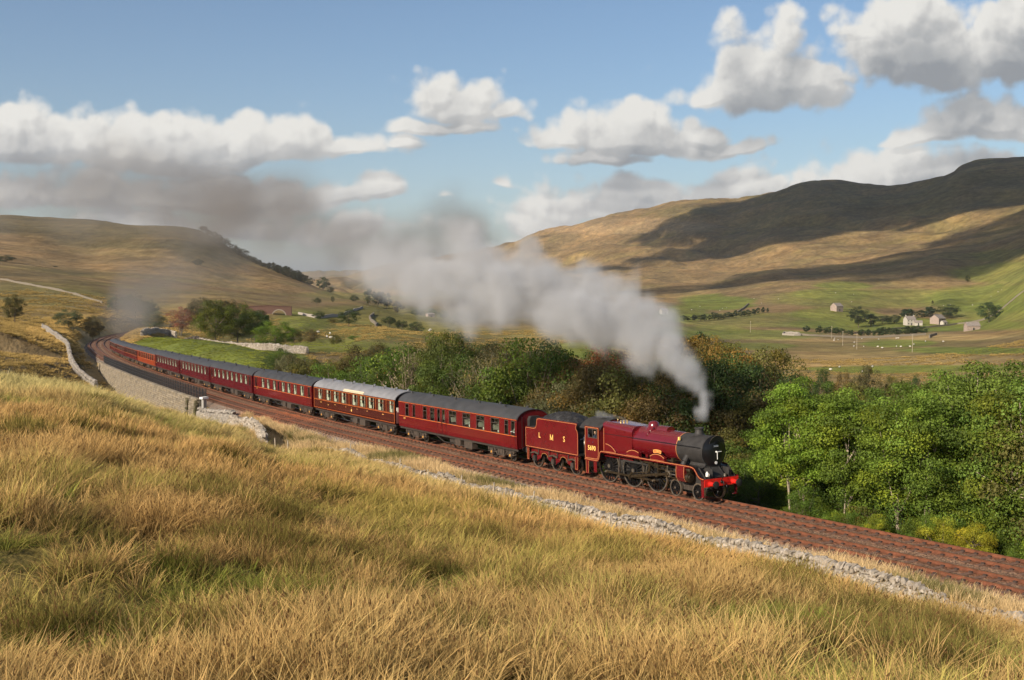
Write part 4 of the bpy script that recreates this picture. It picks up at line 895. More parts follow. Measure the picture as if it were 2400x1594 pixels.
person('person in dark overalls standing in the gap between cab and tender', on_train(10.75, -.85, 1.36), 'lean', NAVY)
# ------------------------------------------------------------------ permanent way
def ballast_mat():
    m = bpy.data.materials.new('ballast'); m.use_nodes = True; T = NT(m.node_tree); b = T.n['Principled BSDF']; b.inputs['Roughness'].default_value = .9; b.inputs['Specular IOR Level'].default_value = .15
    pos = T.new('ShaderNodeNewGeometry').outputs['Position']
    v = T.new('ShaderNodeTexVoronoi'); v.inputs['Scale'].default_value = 14; T.put(v.inputs['Vector'], pos)
    sp = T.new('ShaderNodeSeparateColor'); T.l.new(v.outputs['Color'], sp.inputs[0])
    at = T.new('ShaderNodeAttribute', attribute_name='tint').outputs['Color']
    k = T.mapr(sp.outputs[0], 0, 1, .45, 1.6); cc = T.new('ShaderNodeCombineXYZ'); [T.put(cc.inputs[i], k) for i in range(3)]
    n = T.noise(pos, .9, 5, .6); c = T.mix(1.0, at, cc.outputs[0], 'MULTIPLY')
    c = T.mix(T.mapr(n, .4, .62, 0, .45), c, (.17,.085,.05)); T.put(b.inputs['Base Color'], c)
    bn = T.new('ShaderNodeBump'); bn.inputs['Strength'].default_value = 1.0; bn.inputs['Distance'].default_value = .06
    T.put(bn.inputs['Height'], T.math('SUBTRACT', 1.0, v.outputs['Distance'])); T.l.new(bn.outputs[0], b.inputs['Normal']); return m
def build_ballast():
    # cross-section of both tracks; offsets from the train's track
    offs = np.concatenate([np.linspace(-5.35,-4.4,8), np.linspace(-4.3,1.3,44)[1:], np.linspace(1.3,3.4,14)[1:]])
    prof = np.interp(offs, [-5.35,-4.9,-4.35,-4.2,-3.235,-2.2,-1.62,-1.0,0,1.0,1.3,1.9,2.5,3.4], [-.66,-.50,-.20,-.17,-.19,-.17,-.21,-.17,-.19,-.17,-.20,-.34,-.62,-.72])
    ss = np.concatenate([np.arange(-70, 100, .22), np.arange(100, 420, .8)])
    S, O = np.meshgrid(ss, offs, indexing='ij'); P = np.broadcast_to(prof, S.shape)
    x, y, z = tr(S.ravel(), O.ravel(), 0); z = z+P.ravel()+fbm(x, y, .22, 2, 41)*.035+fbm(x, y, 1.3, 2, 42)*.035
    no = len(offs); i = np.arange((len(ss)-1)*(no-1)); r = i//(no-1); c = i % (no-1); a = r*no+c
    me = np_mesh('ballast', np.stack([x,y,z],1), np.stack([a, a+1, a+no+1, a+no], 1), [ballast_mat()], False)
    o = O.ravel(); n = fbm(x, y, 2.5, 3, 43)
    C = np.tile(np.array([.215,.135,.088]), (len(x),1)); edge = ((o < -4.5) | (o > 1.45))[:,None]
    C = np.where(edge, np.array([.20,.165,.135]), C); near = (np.abs(np.abs(o+3.235)-.72) < .38) | (np.abs(np.abs(o)-.72) < .38)
    C = np.where(near[:,None], np.array([.185,.085,.047]), C)*(1+.25*n)[:,None]
    s_ = S.ravel(); rst = np.clip(1-((s_-62)/9)**2, 0, 1)*((o < -1.0))
    C = C*(1-.8*rst[:,None])+np.array([.50,.14,.05])*.8*rst[:,None]
    set_color(me, C); return tag(obj('ballast', me), kind='structure')
bal = build_ballast()
RAILM = mat('rusty_rail', (.155,.058,.031), .7, nscale=3, namt=.35, spec=.3); RAILTOP = mat('worn_rail_head', (.17,.11,.085), .3, metal=.7)
SLEEP = mat('sleeper_wood', (.15,.08,.05), .9, nscale=4, namt=.4); CLIP = mat('rusty_chair', (.045,.028,.022), .8)
def sweep(ss, off, prof, mats, midx=None, name='rail'):     # prof: (lateral, height) closed outline
    V = []; n = len(prof)
    for s in ss:
        for (o, h) in prof: V.append(tr(s, off+o, h))
    m = len(ss); F = [(j*n+i, j*n+(i+1) % n, (j+1)*n+(i+1) % n, (j+1)*n+i) for j in range(m-1) for i in range(n)]
    mi = [(midx[i] if midx else 0) for j in range(m-1) for i in range(n)]
    F += [tuple(range(n)), tuple(range((m-1)*n, m*n))[::-1]]; mi += [0, 0]
    return mesh_from(name, V, F, mats, mi)
RPROF = [(-.07,-.16),(-.07,-.145),(-.012,-.12),(-.012,-.045),(-.036,-.035),(-.036,0),(.036,0),(.036,-.035),(.012,-.045),(.012,-.12),(.07,-.145),(.07,-.16)]
RIDX = [0,0,0,0,0,1,0,0,0,0,0,0]
sl = MB(); sl.box(-.13,.13,-1.3,1.3,-.14,0)
for y in (-RC, RC):
    for d in (-.13, .13): sl.box(-.08,.08,y+d-.05,y+d+.05,0,.065,1)
SLM = sl.mesh('sleeper', [SLEEP, CLIP])
for off, lab in ((0, 'railway track under the steam train, farther of the two tracks'), (NEAR, 'empty rusty railway track nearer the dry stone wall')):
    t = empty('railway_track'); tag(t, lab, 'railway track')
    for sg in (-RC, RC):
        ss = np.concatenate([np.arange(-70, 120, 2.), np.arange(120, 425, 4.)])
        obj('rail', sweep(ss, off+sg, RPROF, [RAILM, RAILTOP], RIDX), t)
    k = 0; rest_ = MB()
    for s in np.arange(-34, 330, .70):
        x, y, z = tr(s, off, -.158); a = float(np.interp(s, TS, TA)); M = Matrix.Translation((x,y,z+.0)) @ Matrix.Rotation(a-math.pi/2, 4, 'Z')
        if k < 300 and s < 176: o = bpy.data.objects.new('sleeper', SLM); COL.objects.link(o); o.parent = t; o.matrix_local = M; k += 1
        else: rest_.add([M @ Vector(v) for v in sl.v], sl.f, 0)
    o = rest_.build('sleepers_beyond', [SLEEP], t); o['kind'] = 'stuff'

# ------------------------------------------------------------------ stone shapes
STONEM = []
def stone_mat(name, cols, rough=.9):
    m = bpy.data.materials.new(name); m.use_nodes = True; T = NT(m.node_tree); b = T.n['Principled BSDF']; b.inputs['Roughness'].default_value = rough; b.inputs['Specular IOR Level'].default_value = .2
    oi = T.new('ShaderNodeObjectInfo').outputs['Random']; pos = T.new('ShaderNodeNewGeometry').outputs['Position']
    isl = T.new('ShaderNodeNewGeometry').outputs['Random Per Island']
    h = T.math('FRACT', T.math('ADD', oi, T.math('MULTIPLY', isl, 3.7)))
    c = T.ramp(h, [(i/(len(cols)-1), q) for i, q in enumerate(cols)]); n = T.noise(pos, 6, 5, .65)
    c = T.mix(T.mapr(n, .35, .7, 0, .55), c, tuple(v*.45 for v in cols[0])); T.put(b.inputs['Base Color'], c)
    bn = T.new('ShaderNodeBump'); bn.inputs['Strength'].default_value = .7; bn.inputs['Distance'].default_value = .03; T.put(bn.inputs['Height'], n); T.l.new(bn.outputs[0], b.inputs['Normal']); return m
LIME = stone_mat('limestone_rubble', [(.28,.245,.20),(.42,.37,.31),(.33,.28,.22),(.50,.45,.39),(.38,.32,.25)])
LIMEW = stone_mat('pale_limestone', [(.30,.27,.235),(.38,.34,.30),(.26,.24,.21),(.42,.385,.34)])
ASHL = stone_mat('squared_sandstone', [(.22,.185,.13),(.30,.25,.18),(.16,.14,.11),(.34,.29,.22),(.25,.22,.18)])
MOSS = stone_mat('mossy_stone', [(.075,.07,.035),(.10,.09,.045),(.13,.11,.07),(.06,.06,.03)])
BRIK = stone_mat('red_stone', [(.13,.075,.06),(.16,.095,.075),(.11,.07,.06)])
def rock_mesh(seed, mat_, sub=1, jag=.25):
    import bmesh
    r = random.Random(seed); b = bmesh.new(); bmesh.ops.create_cube(b, size=1)
    bmesh.ops.bevel(b, geom=b.edges[:], offset=.16, segments=1, affect='EDGES')
    for v in b.verts: v.co += Vector((r.uniform(-jag,jag), r.uniform(-jag,jag), r.uniform(-jag,jag)))*.42
    me = bpy.data.meshes.new('stone'); b.to_mesh(me); b.free(); me.materials.append(mat_); return me
ROCKS = [rock_mesh(i, LIME, jag=.42) for i in range(14)]; ROCKSW = [rock_mesh(20+i, LIMEW) for i in range(8)]; BLOCKS = [rock_mesh(40+i, ASHL, jag=.10) for i in range(6)]; MBLOCKS = [rock_mesh(60+i, MOSS, jag=.14) for i in range(4)]
def stones_join(items, name, mat_, parent):       # items: (mesh, matrix)
    V = []; F = []; k = 0
    for me, M in items:
        co = np.empty(len(me.vertices)*3, np.float32); me.vertices.foreach_get('co', co); co = co.reshape(-1,3); A = np.array(M); V.append(co@A[:3,:3].T+A[:3,3])
        F += [tuple(k+i for i in p.vertices) for p in me.polygons]; k += len(co)
    me = mesh_from(name, np.concatenate(V).tolist(), F, [mat_]); o = obj(name, me, parent); o['kind'] = 'stuff'; return o
def dry_wall(pts, label, meshes, mat_, height, thick=.5, size=.26, keep=300, hj=.15, singles=True, group=None, gaps=None, cat='stone wall', start=0):
    # pts: list of (x, y) plan polyline; built in rough courses with a row of upright cope stones
    t = empty('dry_stone_wall'); t.location = (*pts[0], gz(*pts[0])); t0 = Vector(t.location)
    tag(t, label, cat, group); items = []; P = [Vector((*p, 0)) for p in pts]
    cum = [0]
    for a, b in zip(P[:-1], P[1:]): cum.append(cum[-1]+(b-a).length)
    L = cum[-1]; N = max(2, int(L/.5)); xs = np.interp(np.linspace(0, L, N), cum, [p.x for p in P]); ys = np.interp(np.linspace(0, L, N), cum, [p.y for p in P]); zs = ground(xs, ys)
    def at(d):
        k = d/L*(N-1); i = min(N-2, int(k)); f = k-i; return Vector((xs[i]*(1-f)+xs[i+1]*f, ys[i]*(1-f)+ys[i+1]*f, zs[i]*(1-f)+zs[i+1]*f)), math.atan2(ys[i+1]-ys[i], xs[i+1]-xs[i])
    rr = random.Random(len(pts)*7+int(L))
    h_of = (lambda d: height*(1-hj*(.5+.5*math.sin(d*.35+1))*(.5+.5*math.sin(d*.9)))*(gaps(d) if gaps else 1))
    d = 0; course = 0; z = -.1
    while z < height-.12:
        d = rr.uniform(0, size)
        while d < L:
            w = size*rr.uniform(.6, 1.5); hh = size*rr.uniform(.5, .85)
            if z+hh < h_of(d)-.05:
                p, a = at(d+w/2 if d+w/2 < L else d)
                for side in (-1, 1):
                    q = p+Vector((-math.sin(a), math.cos(a), 0))*side*thick*.28+Vector((rr.uniform(-.03,.03), rr.uniform(-.03,.03), z+hh/2))
                    items.append((rr.choice(meshes), Matrix.Translation(q) @ Matrix.Rotation(a+rr.uniform(-.15,.15), 4, 'Z') @ Matrix.Rotation(rr.uniform(-.15,.15), 4, 'Y') @ Matrix.Diagonal((w*1.02, thick*.6, hh*1.05, 1))))
            d += w
        z += size*.62
    d = 0
    while d < L:       # copes on edge, leaning
        w = size*rr.uniform(.4, 1.1); hh = size*rr.uniform(.9, 1.7)
        if h_of(d) > height*.45:
            p, a = at(min(d, L)); q = p+Vector((0,0,h_of(d)+hh*.18)); items.append((rr.choice(meshes), Matrix.Translation(q) @ Matrix.Rotation(a+rr.uniform(-.2,.2), 4, 'Z') @ Matrix.Rotation(rr.uniform(-.9,.5), 4, 'Y') @ Matrix.Rotation(rr.uniform(-.4,.4), 4, 'X') @ Matrix.Diagonal((w, thick*rr.uniform(.6,1.0), hh*rr.uniform(.7,1.2), 1))))
        d += w*1.02
    # largest in the picture stand as single stones
    def px(M):
        p = M.translation; dd = max(5, p.length); u, v = proj(np.float64(p.x), np.float64(p.y), np.float64(p.z)); vis = (-20 < u < 2420) and (v < 1620)
        m = [M.col[i].length for i in range(3)]; cam_side = 1.0 if (Vector((p.x, p.y, 0)) - at(0)[0]).length >= 0 else 1; return -(max(m)/dd)*(1 if vis else .01)
    Mi = Matrix.Translation(-t0)
    items.sort(key=lambda it: px(it[1])); n_single = keep if singles else 0
    for me, M in items[:n_single]:
        o = bpy.data.objects.new('stone', me); COL.objects.link(o); o.parent = t; o.matrix_local = Mi @ M
    if items[n_single:]: stones_join([(m, Mi @ M) for m, M in items[n_single:]], 'stones', mat_, t)
    return t
def along(s0, s1, off, n=60):
    return [tr(s, off if not callable(off) else off(s))[:2] for s in np.linspace(s0, s1, n)]
dry_wall([(float(x), float(y)) for x, y in along(-45, 33, lambda s: -8.1-.35*math.sin(s*.13)-max(0, s-18)*.12)], 'long dry stone wall beside the empty track, with fence posts along it', ROCKS, LIME, .80, .46, .19, 300, .45, gaps=lambda d: 1.0 if d < 62 else .75)
dry_wall([(float(x), float(y)) for x, y in along(41.5, 69, lambda s: np.interp(s, [41.5,48,58,69], [-11.6,-9.6,-7.4,-5.9]), 30)], 'short dry stone wall dropping down the bank below the end of the railing', ROCKS, LIME, 1.15, .55, .30, 300, .15)
# the pale rubble wall between the viaduct wing and the short wall
dry_wall([(float(x), float(y)) for x, y in along(69, 83.5, lambda s: -5.6, 20)], 'pale rubble stone wall joining the retaining wall to the dry stone wall', ROCKSW, LIMEW, 1.35, .6, .28, 300, .05)

# ------------------------------------------------------------------ retaining wall of squared stone with buttresses and the iron railing above
def retaining():
    t = empty('retaining_wall'); p0 = Vector(tr(84, -5.6, -3)); t.location = p0; tag(t, 'tall retaining wall of squared stone holding up the curve below the black railing', 'retaining wall')
    Mi = Matrix.Translation(-p0); items = []; rr = random.Random(3)
    ss = np.arange(83.5, 172, .25); x, y, z = tr(ss, -6.8); nat = natural(np.asarray(x), np.asarray(y)); zr = z
    top = -.02
    for row in range(22):
        zt = top-.16-row*.27; s = 83.6+rr.uniform(0,.3)
        while s < 171:
            w = rr.uniform(.35,.85); off = -5.62-row*.022+rr.uniform(-.02,.02)
            base = float(np.interp(s, ss, nat-zr))
            if zt > base-.5:
                a = float(np.interp(s+w/2, TS, TA)); q = Vector(tr(s+w/2, off, zt-.13)); col = BLOCKS
                items.append((rr.choice(BLOCKS), Matrix.Translation(q) @ Matrix.Rotation(a-math.pi/2, 4, 'Z') @ Matrix.Diagonal((w*.97, .34, .262, 1))))
            s += w
    for sc_ in (84.0, 88.3, 168.5):       # piers
        for row in range(22):
            base = float(np.interp(sc_, ss, nat-zr)); zt = top-.16-row*.27
            if zt < base-.5: break
            a = float(np.interp(sc_, TS, TA)); q = Vector(tr(sc_, -5.86-row*.022, zt-.13)); items.append((rr.choice(MBLOCKS), Matrix.Translation(q) @ Matrix.Rotation(a-math.pi/2+rr.uniform(-.03,.03), 4, 'Z') @ Matrix.Diagonal((rr.uniform(.6,.8), .40, .285, 1))))
    for s in np.arange(83.6, 171, .9):    # coping
        a = float(np.interp(s+.45, TS, TA)); q = Vector(tr(s+.45, -5.66, top)); items.append((rr.choice(BLOCKS), Matrix.Translation(q) @ Matrix.Rotation(a-math.pi/2, 4, 'Z') @ Matrix.Diagonal((.92, .62, .24, 1))))
    def px(it): M = it[1]; return -(M.col[0].length/M.translation.length)
    items.sort(key=px)
    for me, M in items[:300]: o = bpy.data.objects.new('stone', me); COL.objects.link(o); o.parent = t; o.matrix_local = Mi @ M
    stones_join([(m, Mi @ M) for m, M in items[300:]], 'stones', ASHL, t)
    V = []; 
    for s in np.arange(83.6, 172, 2.0):
        V += [Mi @ Vector(tr(s, -5.55, top-.1)), Mi @ Vector(tr(s, -5.95, -6.5)), Mi @ Vector(tr(s, -5.0, -6.5)), Mi @ Vector(tr(s, -5.0, top-.3))]
    n = len(V)//4; F = [(4*i+j, 4*i+(j+1) % 4, 4*i+4+(j+1) % 4, 4*i+4+j) for i in range(n-1) for j in range(4)]+[(0,1,2,3),(4*n-4,4*n-3,4*n-2,4*n-1)]
    obj('core', mesh_from('core', V, F, [mat('wall_core', (.10,.09,.07), .95)]), t)
retaining()
IRON = mat('black_iron', (.018,.019,.022), .5)
def railing():
    p0 = Vector(tr(84, -5.1, 0)); t = empty('railing'); t.location = p0; tag(t, 'black iron railing along the top of the retaining wall', 'railing'); Mi = Matrix.Translation(-p0)
    ss = np.arange(82.2, 170, 1.5)
    for h in (.45, .82, 1.18):
        V = [];  pr = [(-.02,-.025),(.02,-.025),(.02,.025),(-.02,.025)]
        me = sweep(ss, -5.12, [(a, b+h) for a, b in pr], [IRON], None, 'rail'); me.transform(Mi); obj('rail', me, t)
    pb = MB(); pb.box(-.04,.04,-.05,.05,-.45,1.24); pb.cyl((0,0,1.24),(0,0,1.32),.05,.02,8); pm = pb.mesh('post', IRON)
    k = MB(); k.box(-.018,.018,-.018,.018,-.05,1.16); km = k.mesh('baluster', IRON)
    for s in np.arange(82.2, 169, 1.5): o = bpy.data.objects.new('post', pm); COL.objects.link(o); o.parent = t; o.matrix_local = Mi @ Matrix.Translation(tr(s, -5.12)) @ Matrix.Rotation(float(np.interp(s, TS, TA))-math.pi/2, 4, 'Z')
    for s in np.arange(82.2, 169, .30): o = bpy.data.objects.new('baluster', km); COL.objects.link(o); o.parent = t; o.matrix_local = Mi @ Matrix.Translation(tr(s, -5.12))
railing()
WOOD = mat('weathered_post', (.34,.29,.22), .9, nscale=6, namt=.4, bump=.4)
def post(x, y, h, lab, group=None, lean=(0,0), r=.055):
    z = gz(x, y); b = MB(); b.cyl((0,0,-.3),(lean[0],lean[1],h), r, r*.8, 7); b.cyl((lean[0],lean[1],h),(lean[0]*1.02,lean[1]*1.02,h+.04), r*.8, r*.3, 7)
    o = b.build('fence_post', WOOD); o.location = (x, y, z); tag(o, lab, 'fence post', group or 'fence posts along the dry stone wall'); return o
for u, v, lab in [(1344,1205,'slanted fence post at the dry stone wall below the tender'),(1430,1214,'upright fence post at the wall below the cab'),(1547,1268,'slim fence post at the wall below the cylinders'),(1247,1180,'leaning fence post at the wall below the letters LMS'),
        (1154,1150,'fence post at the wall below the front of the first coach'),(1078,1125,'fence post by the wall below the middle of the first coach'),(1004,1101,'fence post by the wall below the double luggage doors'),(937,1085,'fence post by the wall below the gap behind the first coach'),
        (822,1056,'fence post at the low ruined end of the wall below the lined coach'),(675,1037,'fence post, right of a pair in the straw grass below the bright maroon coach'),(647,1037,'fence post, left of a pair in the straw grass below the bright maroon coach'),
        (2048,1362,'short broken fence post by the wall at lower right'),(1640,1278,'grey fence post leaning on the wall just right of the locomotive')]:
    ss = np.arange(-40, 60, .25); off = -8.75 if u > 900 else (-9.6 if u > 700 else -10.8); x, y, z = tr(ss, off, -.3); uu, vv = proj(x, y, z); i = int(np.argmin(np.abs(uu-u)))
    post(float(x[i]), float(y[i]), 1.15 if u < 2000 else .75, lab, lean=(rng.uniform(-.1,.2), rng.uniform(-.05,.05)))
# ------------------------------------------------------------------ grass
def grass_mat(name, base, tip, rnd=.5):
    m = bpy.data.materials.new(name); m.use_nodes = True; T = NT(m.node_tree); T.n.clear()
    hgt = T.new('ShaderNodeAttribute', attribute_name='tint').outputs['Color']; ti = T.new('ShaderNodeAttribute', attribute_name='itint', attribute_type='INSTANCER').outputs['Color']
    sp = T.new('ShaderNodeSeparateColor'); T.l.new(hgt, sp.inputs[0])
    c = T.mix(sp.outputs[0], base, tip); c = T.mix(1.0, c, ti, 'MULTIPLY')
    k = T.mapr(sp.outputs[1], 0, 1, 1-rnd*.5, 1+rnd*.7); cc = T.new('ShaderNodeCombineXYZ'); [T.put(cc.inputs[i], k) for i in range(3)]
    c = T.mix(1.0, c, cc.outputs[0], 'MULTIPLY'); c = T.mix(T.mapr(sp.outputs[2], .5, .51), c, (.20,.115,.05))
    d = T.new('ShaderNodeBsdfDiffuse'); T.put(d.inputs[0], c); tl = T.new('ShaderNodeBsdfTranslucent'); T.put(tl.inputs[0], c)
    mx = T.new('ShaderNodeMixShader'); mx.inputs[0].default_value = .28; T.l.new(d.outputs[0], mx.inputs[1]); T.l.new(tl.outputs[0], mx.inputs[2])
    o = T.new('ShaderNodeOutputMaterial'); T.l.new(mx.outputs[0], o.inputs[0]); return m
def tuft_mesh(seed, n, spread, lean, w, m, heads=0.):
    r = random.Random(seed); V = []; F = []; C = []
    for i in range(n):
        a = r.uniform(0, 2*math.pi); d = spread*math.sqrt(r.random()); x, y = math.cos(a)*d, math.sin(a)*d; h = r.uniform(.55, 1.05)
        la = a+r.uniform(-1.2, 1.2); ln = lean*r.uniform(.2, 1.3)*h; ca = r.uniform(0, math.pi); wx, wy = math.cos(ca)*w, math.sin(ca)*w; k = len(V); rv = r.random()
        pts = [(0, 0, 1.0), (.45, .28, .8), (.8, .66, .5), (1.0, 1.0, .1)]
        for (t, b, ww) in pts:
            px, py = x+math.cos(la)*ln*b+.06*b, y+math.sin(la)*ln*b+.04*b; z = h*t
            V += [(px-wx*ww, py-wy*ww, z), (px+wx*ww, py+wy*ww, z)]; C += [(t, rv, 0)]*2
        F += [(k+2*j, k+2*j+1, k+2*j+3, k+2*j+2) for j in range(3)]
        if r.random() < heads:
            k = len(V); px, py, pz = V[-1]; q = w*1.8; z = pz-.12
            V += [(px-q, py, z), (px+q, py, z), (px+q*.6, py, z+.07), (px-q*.6, py, z+.07), (px, py-q, z), (px, py+q, z), (px, py+q*.6, z+.07), (px, py-q*.6, z+.07)]
            C += [(1, rv, 1)]*8; F += [(k,k+1,k+2,k+3), (k+4,k+5,k+6,k+7)]
    me = mesh_from('tuft', V, F, [m]); set_color(me, C); return me
def scatter(name, pts, rot, scl, idx, tint, tufts, label=None):
    coll = bpy.data.collections.new(name+'_kinds')
    for i, me in enumerate(tufts): coll.objects.link(bpy.data.objects.new(f'{name}_kind', me))
    me = bpy.data.meshes.new(name); me.vertices.add(len(pts)); me.vertices.foreach_set('co', np.asarray(pts, np.float32).ravel())
    for nm, typ, arr in (('rot','FLOAT_VECTOR',rot),('scl','FLOAT_VECTOR',scl)):
        a = me.attributes.new(nm, typ, 'POINT'); a.data.foreach_set('vector', np.asarray(arr, np.float32).ravel())
    a = me.attributes.new('idx', 'INT', 'POINT'); a.data.foreach_set('value', np.asarray(idx, np.int32))
    a = me.attributes.new('itint', 'FLOAT_COLOR', 'POINT'); c4 = np.ones((len(pts),4), np.float32); c4[:,:3] = tint; a.data.foreach_set('color', c4.ravel())
    ng = bpy.data.node_groups.new(name, 'GeometryNodeTree'); ng.interface.new_socket('Geometry', in_out='INPUT', socket_type='NodeSocketGeometry'); ng.interface.new_socket('Geometry', in_out='OUTPUT', socket_type='NodeSocketGeometry')
    N = ng.nodes; L = ng.links; gi = N.new('NodeGroupInput'); go = N.new('NodeGroupOutput'); ip = N.new('GeometryNodeInstanceOnPoints'); ci = N.new('GeometryNodeCollectionInfo')
    ci.inputs[0].default_value = coll; ci.inputs[1].default_value = True; ci.inputs[2].default_value = True
    def na(nm, typ): n = N.new('GeometryNodeInputNamedAttribute'); n.data_type = typ; n.inputs[0].default_value = nm; return n.outputs[0]
    mp = N.new('GeometryNodeMeshToPoints'); L.new(gi.outputs[0], mp.inputs[0]); L.new(mp.outputs[0], ip.inputs['Points'])
    L.new(ci.outputs[0], ip.inputs['Instance']); ip.inputs['Pick Instance'].default_value = True
    L.new(na('idx','INT'), ip.inputs['Instance Index']); L.new(na('rot','FLOAT_VECTOR'), ip.inputs['Rotation']); L.new(na('scl','FLOAT_VECTOR'), ip.inputs['Scale']); L.new(ip.outputs[0], go.inputs[0])
    o = obj(name, me); md = o.modifiers.new('scatter', 'NODES'); md.node_group = ng; return tag(o, label, kind='stuff')
GM = grass_mat('moor_grass', (.080,.070,.020), (.67,.50,.20)); GR = grass_mat('rush', (.060,.058,.018), (.60,.41,.165)); GG = grass_mat('green_grass', (.055,.062,.014), (.48,.41,.12)); GV = grass_mat('verge_straw', (.22,.17,.075), (.60,.47,.27))  # moor, rush and green blade feet darkened further for shade between tufts
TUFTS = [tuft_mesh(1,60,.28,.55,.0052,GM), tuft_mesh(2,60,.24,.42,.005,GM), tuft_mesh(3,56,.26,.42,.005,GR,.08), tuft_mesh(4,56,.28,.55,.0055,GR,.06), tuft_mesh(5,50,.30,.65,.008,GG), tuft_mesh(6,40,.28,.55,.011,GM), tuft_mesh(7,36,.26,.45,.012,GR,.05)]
def field_points():
    X = []; Y = []
    for y0, y1, dens in ((6,9,12),(9,16,42),(16,28,34),(28,48,22),(48,80,14),(80,128,9)):
        area = (y1**2-y0**2)/2*.98+4*(y1-y0); n = int(area*dens); y = np.sqrt(rng.uniform(y0**2, y1**2, n)); x = rng.uniform(-.5, .5, n)*(y*.98+4); X.append(x); Y.append(y)
    x = np.concatenate(X); y = np.concatenate(Y); S, D = track_sd(x, y)
    lim = np.interp(S, [38,45,68,80,172], [-8.85,-11.0,-6.4,-6.2,-6.8])-np.where((S > 36) & (S < 60), np.interp(S,[36,41,48,60],[0,1.4,.2,0]), 0)
    k = (D < lim) & (y < 128); x, y = x[k], y[k]
    global _wd; _wd = None
    # clumpiness: drop some where the tussock noise is low
    c = fbm(x, y, 1.3, 2, 51); k = rng.uniform(0, 1, len(x)) < np.clip(.66+1.5*c, .12, 1); return x[k], y[k]
def build_field():
    x, y = field_points(); z = ground(x, y)-.03; r = np.hypot(x, y); n = len(x); S, D = track_sd(x, y)
    big = fbm(x, y*.7, 16., 3, 52); med = fbm(x, y, 4.5, 3, 53); cl = fbm(x, y, 1.6, 2, 54); russ = fbm(x+31, y*.6, 22., 3, 55)
    h = (.50+.24*med+.36*cl)*np.where(r < 13, .62+.38*(r-5)/8, 1)*rng.uniform(.75, 1.2, n); h = np.clip(h, .16, 1.0)*np.where(S < 60, np.clip(.45+(-D-8.9)/5, .45, 1), 1)
    green = (med*.5+big*.6+rng.uniform(-.25,.25,n)+.10*np.clip((r-9)/8,-1,1)) < -.30
    rush = (russ+rng.uniform(-.25,.25,n)) > .02
    far = r > 34
    idx = np.where(green, 4, np.where(rush, np.where(far, 6, rng.integers(2,4,n)), np.where(far, 5, rng.integers(0,2,n))))
    tint = np.ones((n,3)); tint *= (1+.22*fbm(x,y,7.,3,56)+rng.uniform(-.16,.16,n))[:,None]
    warm = np.clip(russ*1.6, -1, 1)[:,None]; tint *= 1+warm*np.array([.05,-.07,-.14]); 
    dk = np.clip((-cl-.05)*3, 0, 1)*np.clip((-med+.02)*3, 0, 1); h *= 1-.45*dk; tint *= (1-.30*dk)[:,None]*np.where(dk[:,None] > .3, np.array([.8,1.05,.75]), 1)
    lx = fbm(x, y, 2.4, 2, 65)*.55; ly = fbm(x+9, y, 2.4, 2, 66)*.55
    rc = np.random.default_rng(12); cu = rc.uniform(-.42,.42,150); cy_ = 13*np.exp(rc.uniform(0, 2.05, 150)); cx = cu*cy_
    rush_d = np.full(n, 9.)
    for a, b in zip(cx, cy_): rush_d = np.minimum(rush_d, np.hypot(x-a, (y-b)*.8)/(.35+.55*vnoise(np.array([a*3.1]), np.array([b*1.7]), 3)[0]))
    inr = rush_d < 1; idx = np.where(inr, np.where(far, 6, 2), idx); h = np.where(inr, h*1.15+.08, h); tint = np.where(inr[:,None], tint*np.array([.42,.52,.38]), tint)
    lean = np.stack([rng.normal(-.04,.17,n)+lx, rng.normal(.10,.17,n)+ly, rng.uniform(0,2*math.pi,n)],1)
    w = rng.uniform(.8,1.3,n)*np.where(far, 1.2, 1)*(.75+.35*h)
    scatter('moor_grass', np.stack([x,y,z],1), lean, np.stack([w,w,h],1), idx, tint, TUFTS)
    # straw coloured verge between the wall and the ballast, and down the bank below the lined coach
    s = rng.uniform(-52, 66, 15000); d = -rng.uniform(5.0, 7.85, 15000)-np.where((s > 34) & (s < 60), rng.uniform(0,3.2,15000)*np.interp(s,[34,41,50,60],[.2,1.0,.7,0]), 0)
    keep = rng.uniform(0,1,15000) < np.clip(.75+1.3*fbm(s, d, 3.5, 2, 57)+np.where(s > 20, .2, 0)-.5*(d > -5.5), 0, 1); s, d = s[keep], d[keep]
    x, y, _z = tr(s, d); z = ground(x, y)-.03; n = len(x); h = np.clip(.56+.45*fbm(s, d, 4., 2, 58)+rng.uniform(-.15,.25,n), .14, .95)
    dark = (fbm(s, d*2, 7., 2, 59)+rng.uniform(-.15,.15,n)) > .28
    tint = np.where(dark[:,None], np.array([.35,.42,.30]), 1.0)*(1+rng.uniform(-.2,.2,n))[:,None]*np.array([1.12,1.06,1.0])
    scatter('verge_grass', np.stack([x,y,z],1), np.stack([rng.normal(0,.15,n), rng.normal(.05,.15,n), rng.uniform(0,6.28,n)],1), np.stack([np.full(n,1.0),np.full(n,1.0),h*1.05],1), np.zeros(n,int), tint, [tuft_mesh(11,26,.26,.4,.013,GV)])
build_field()
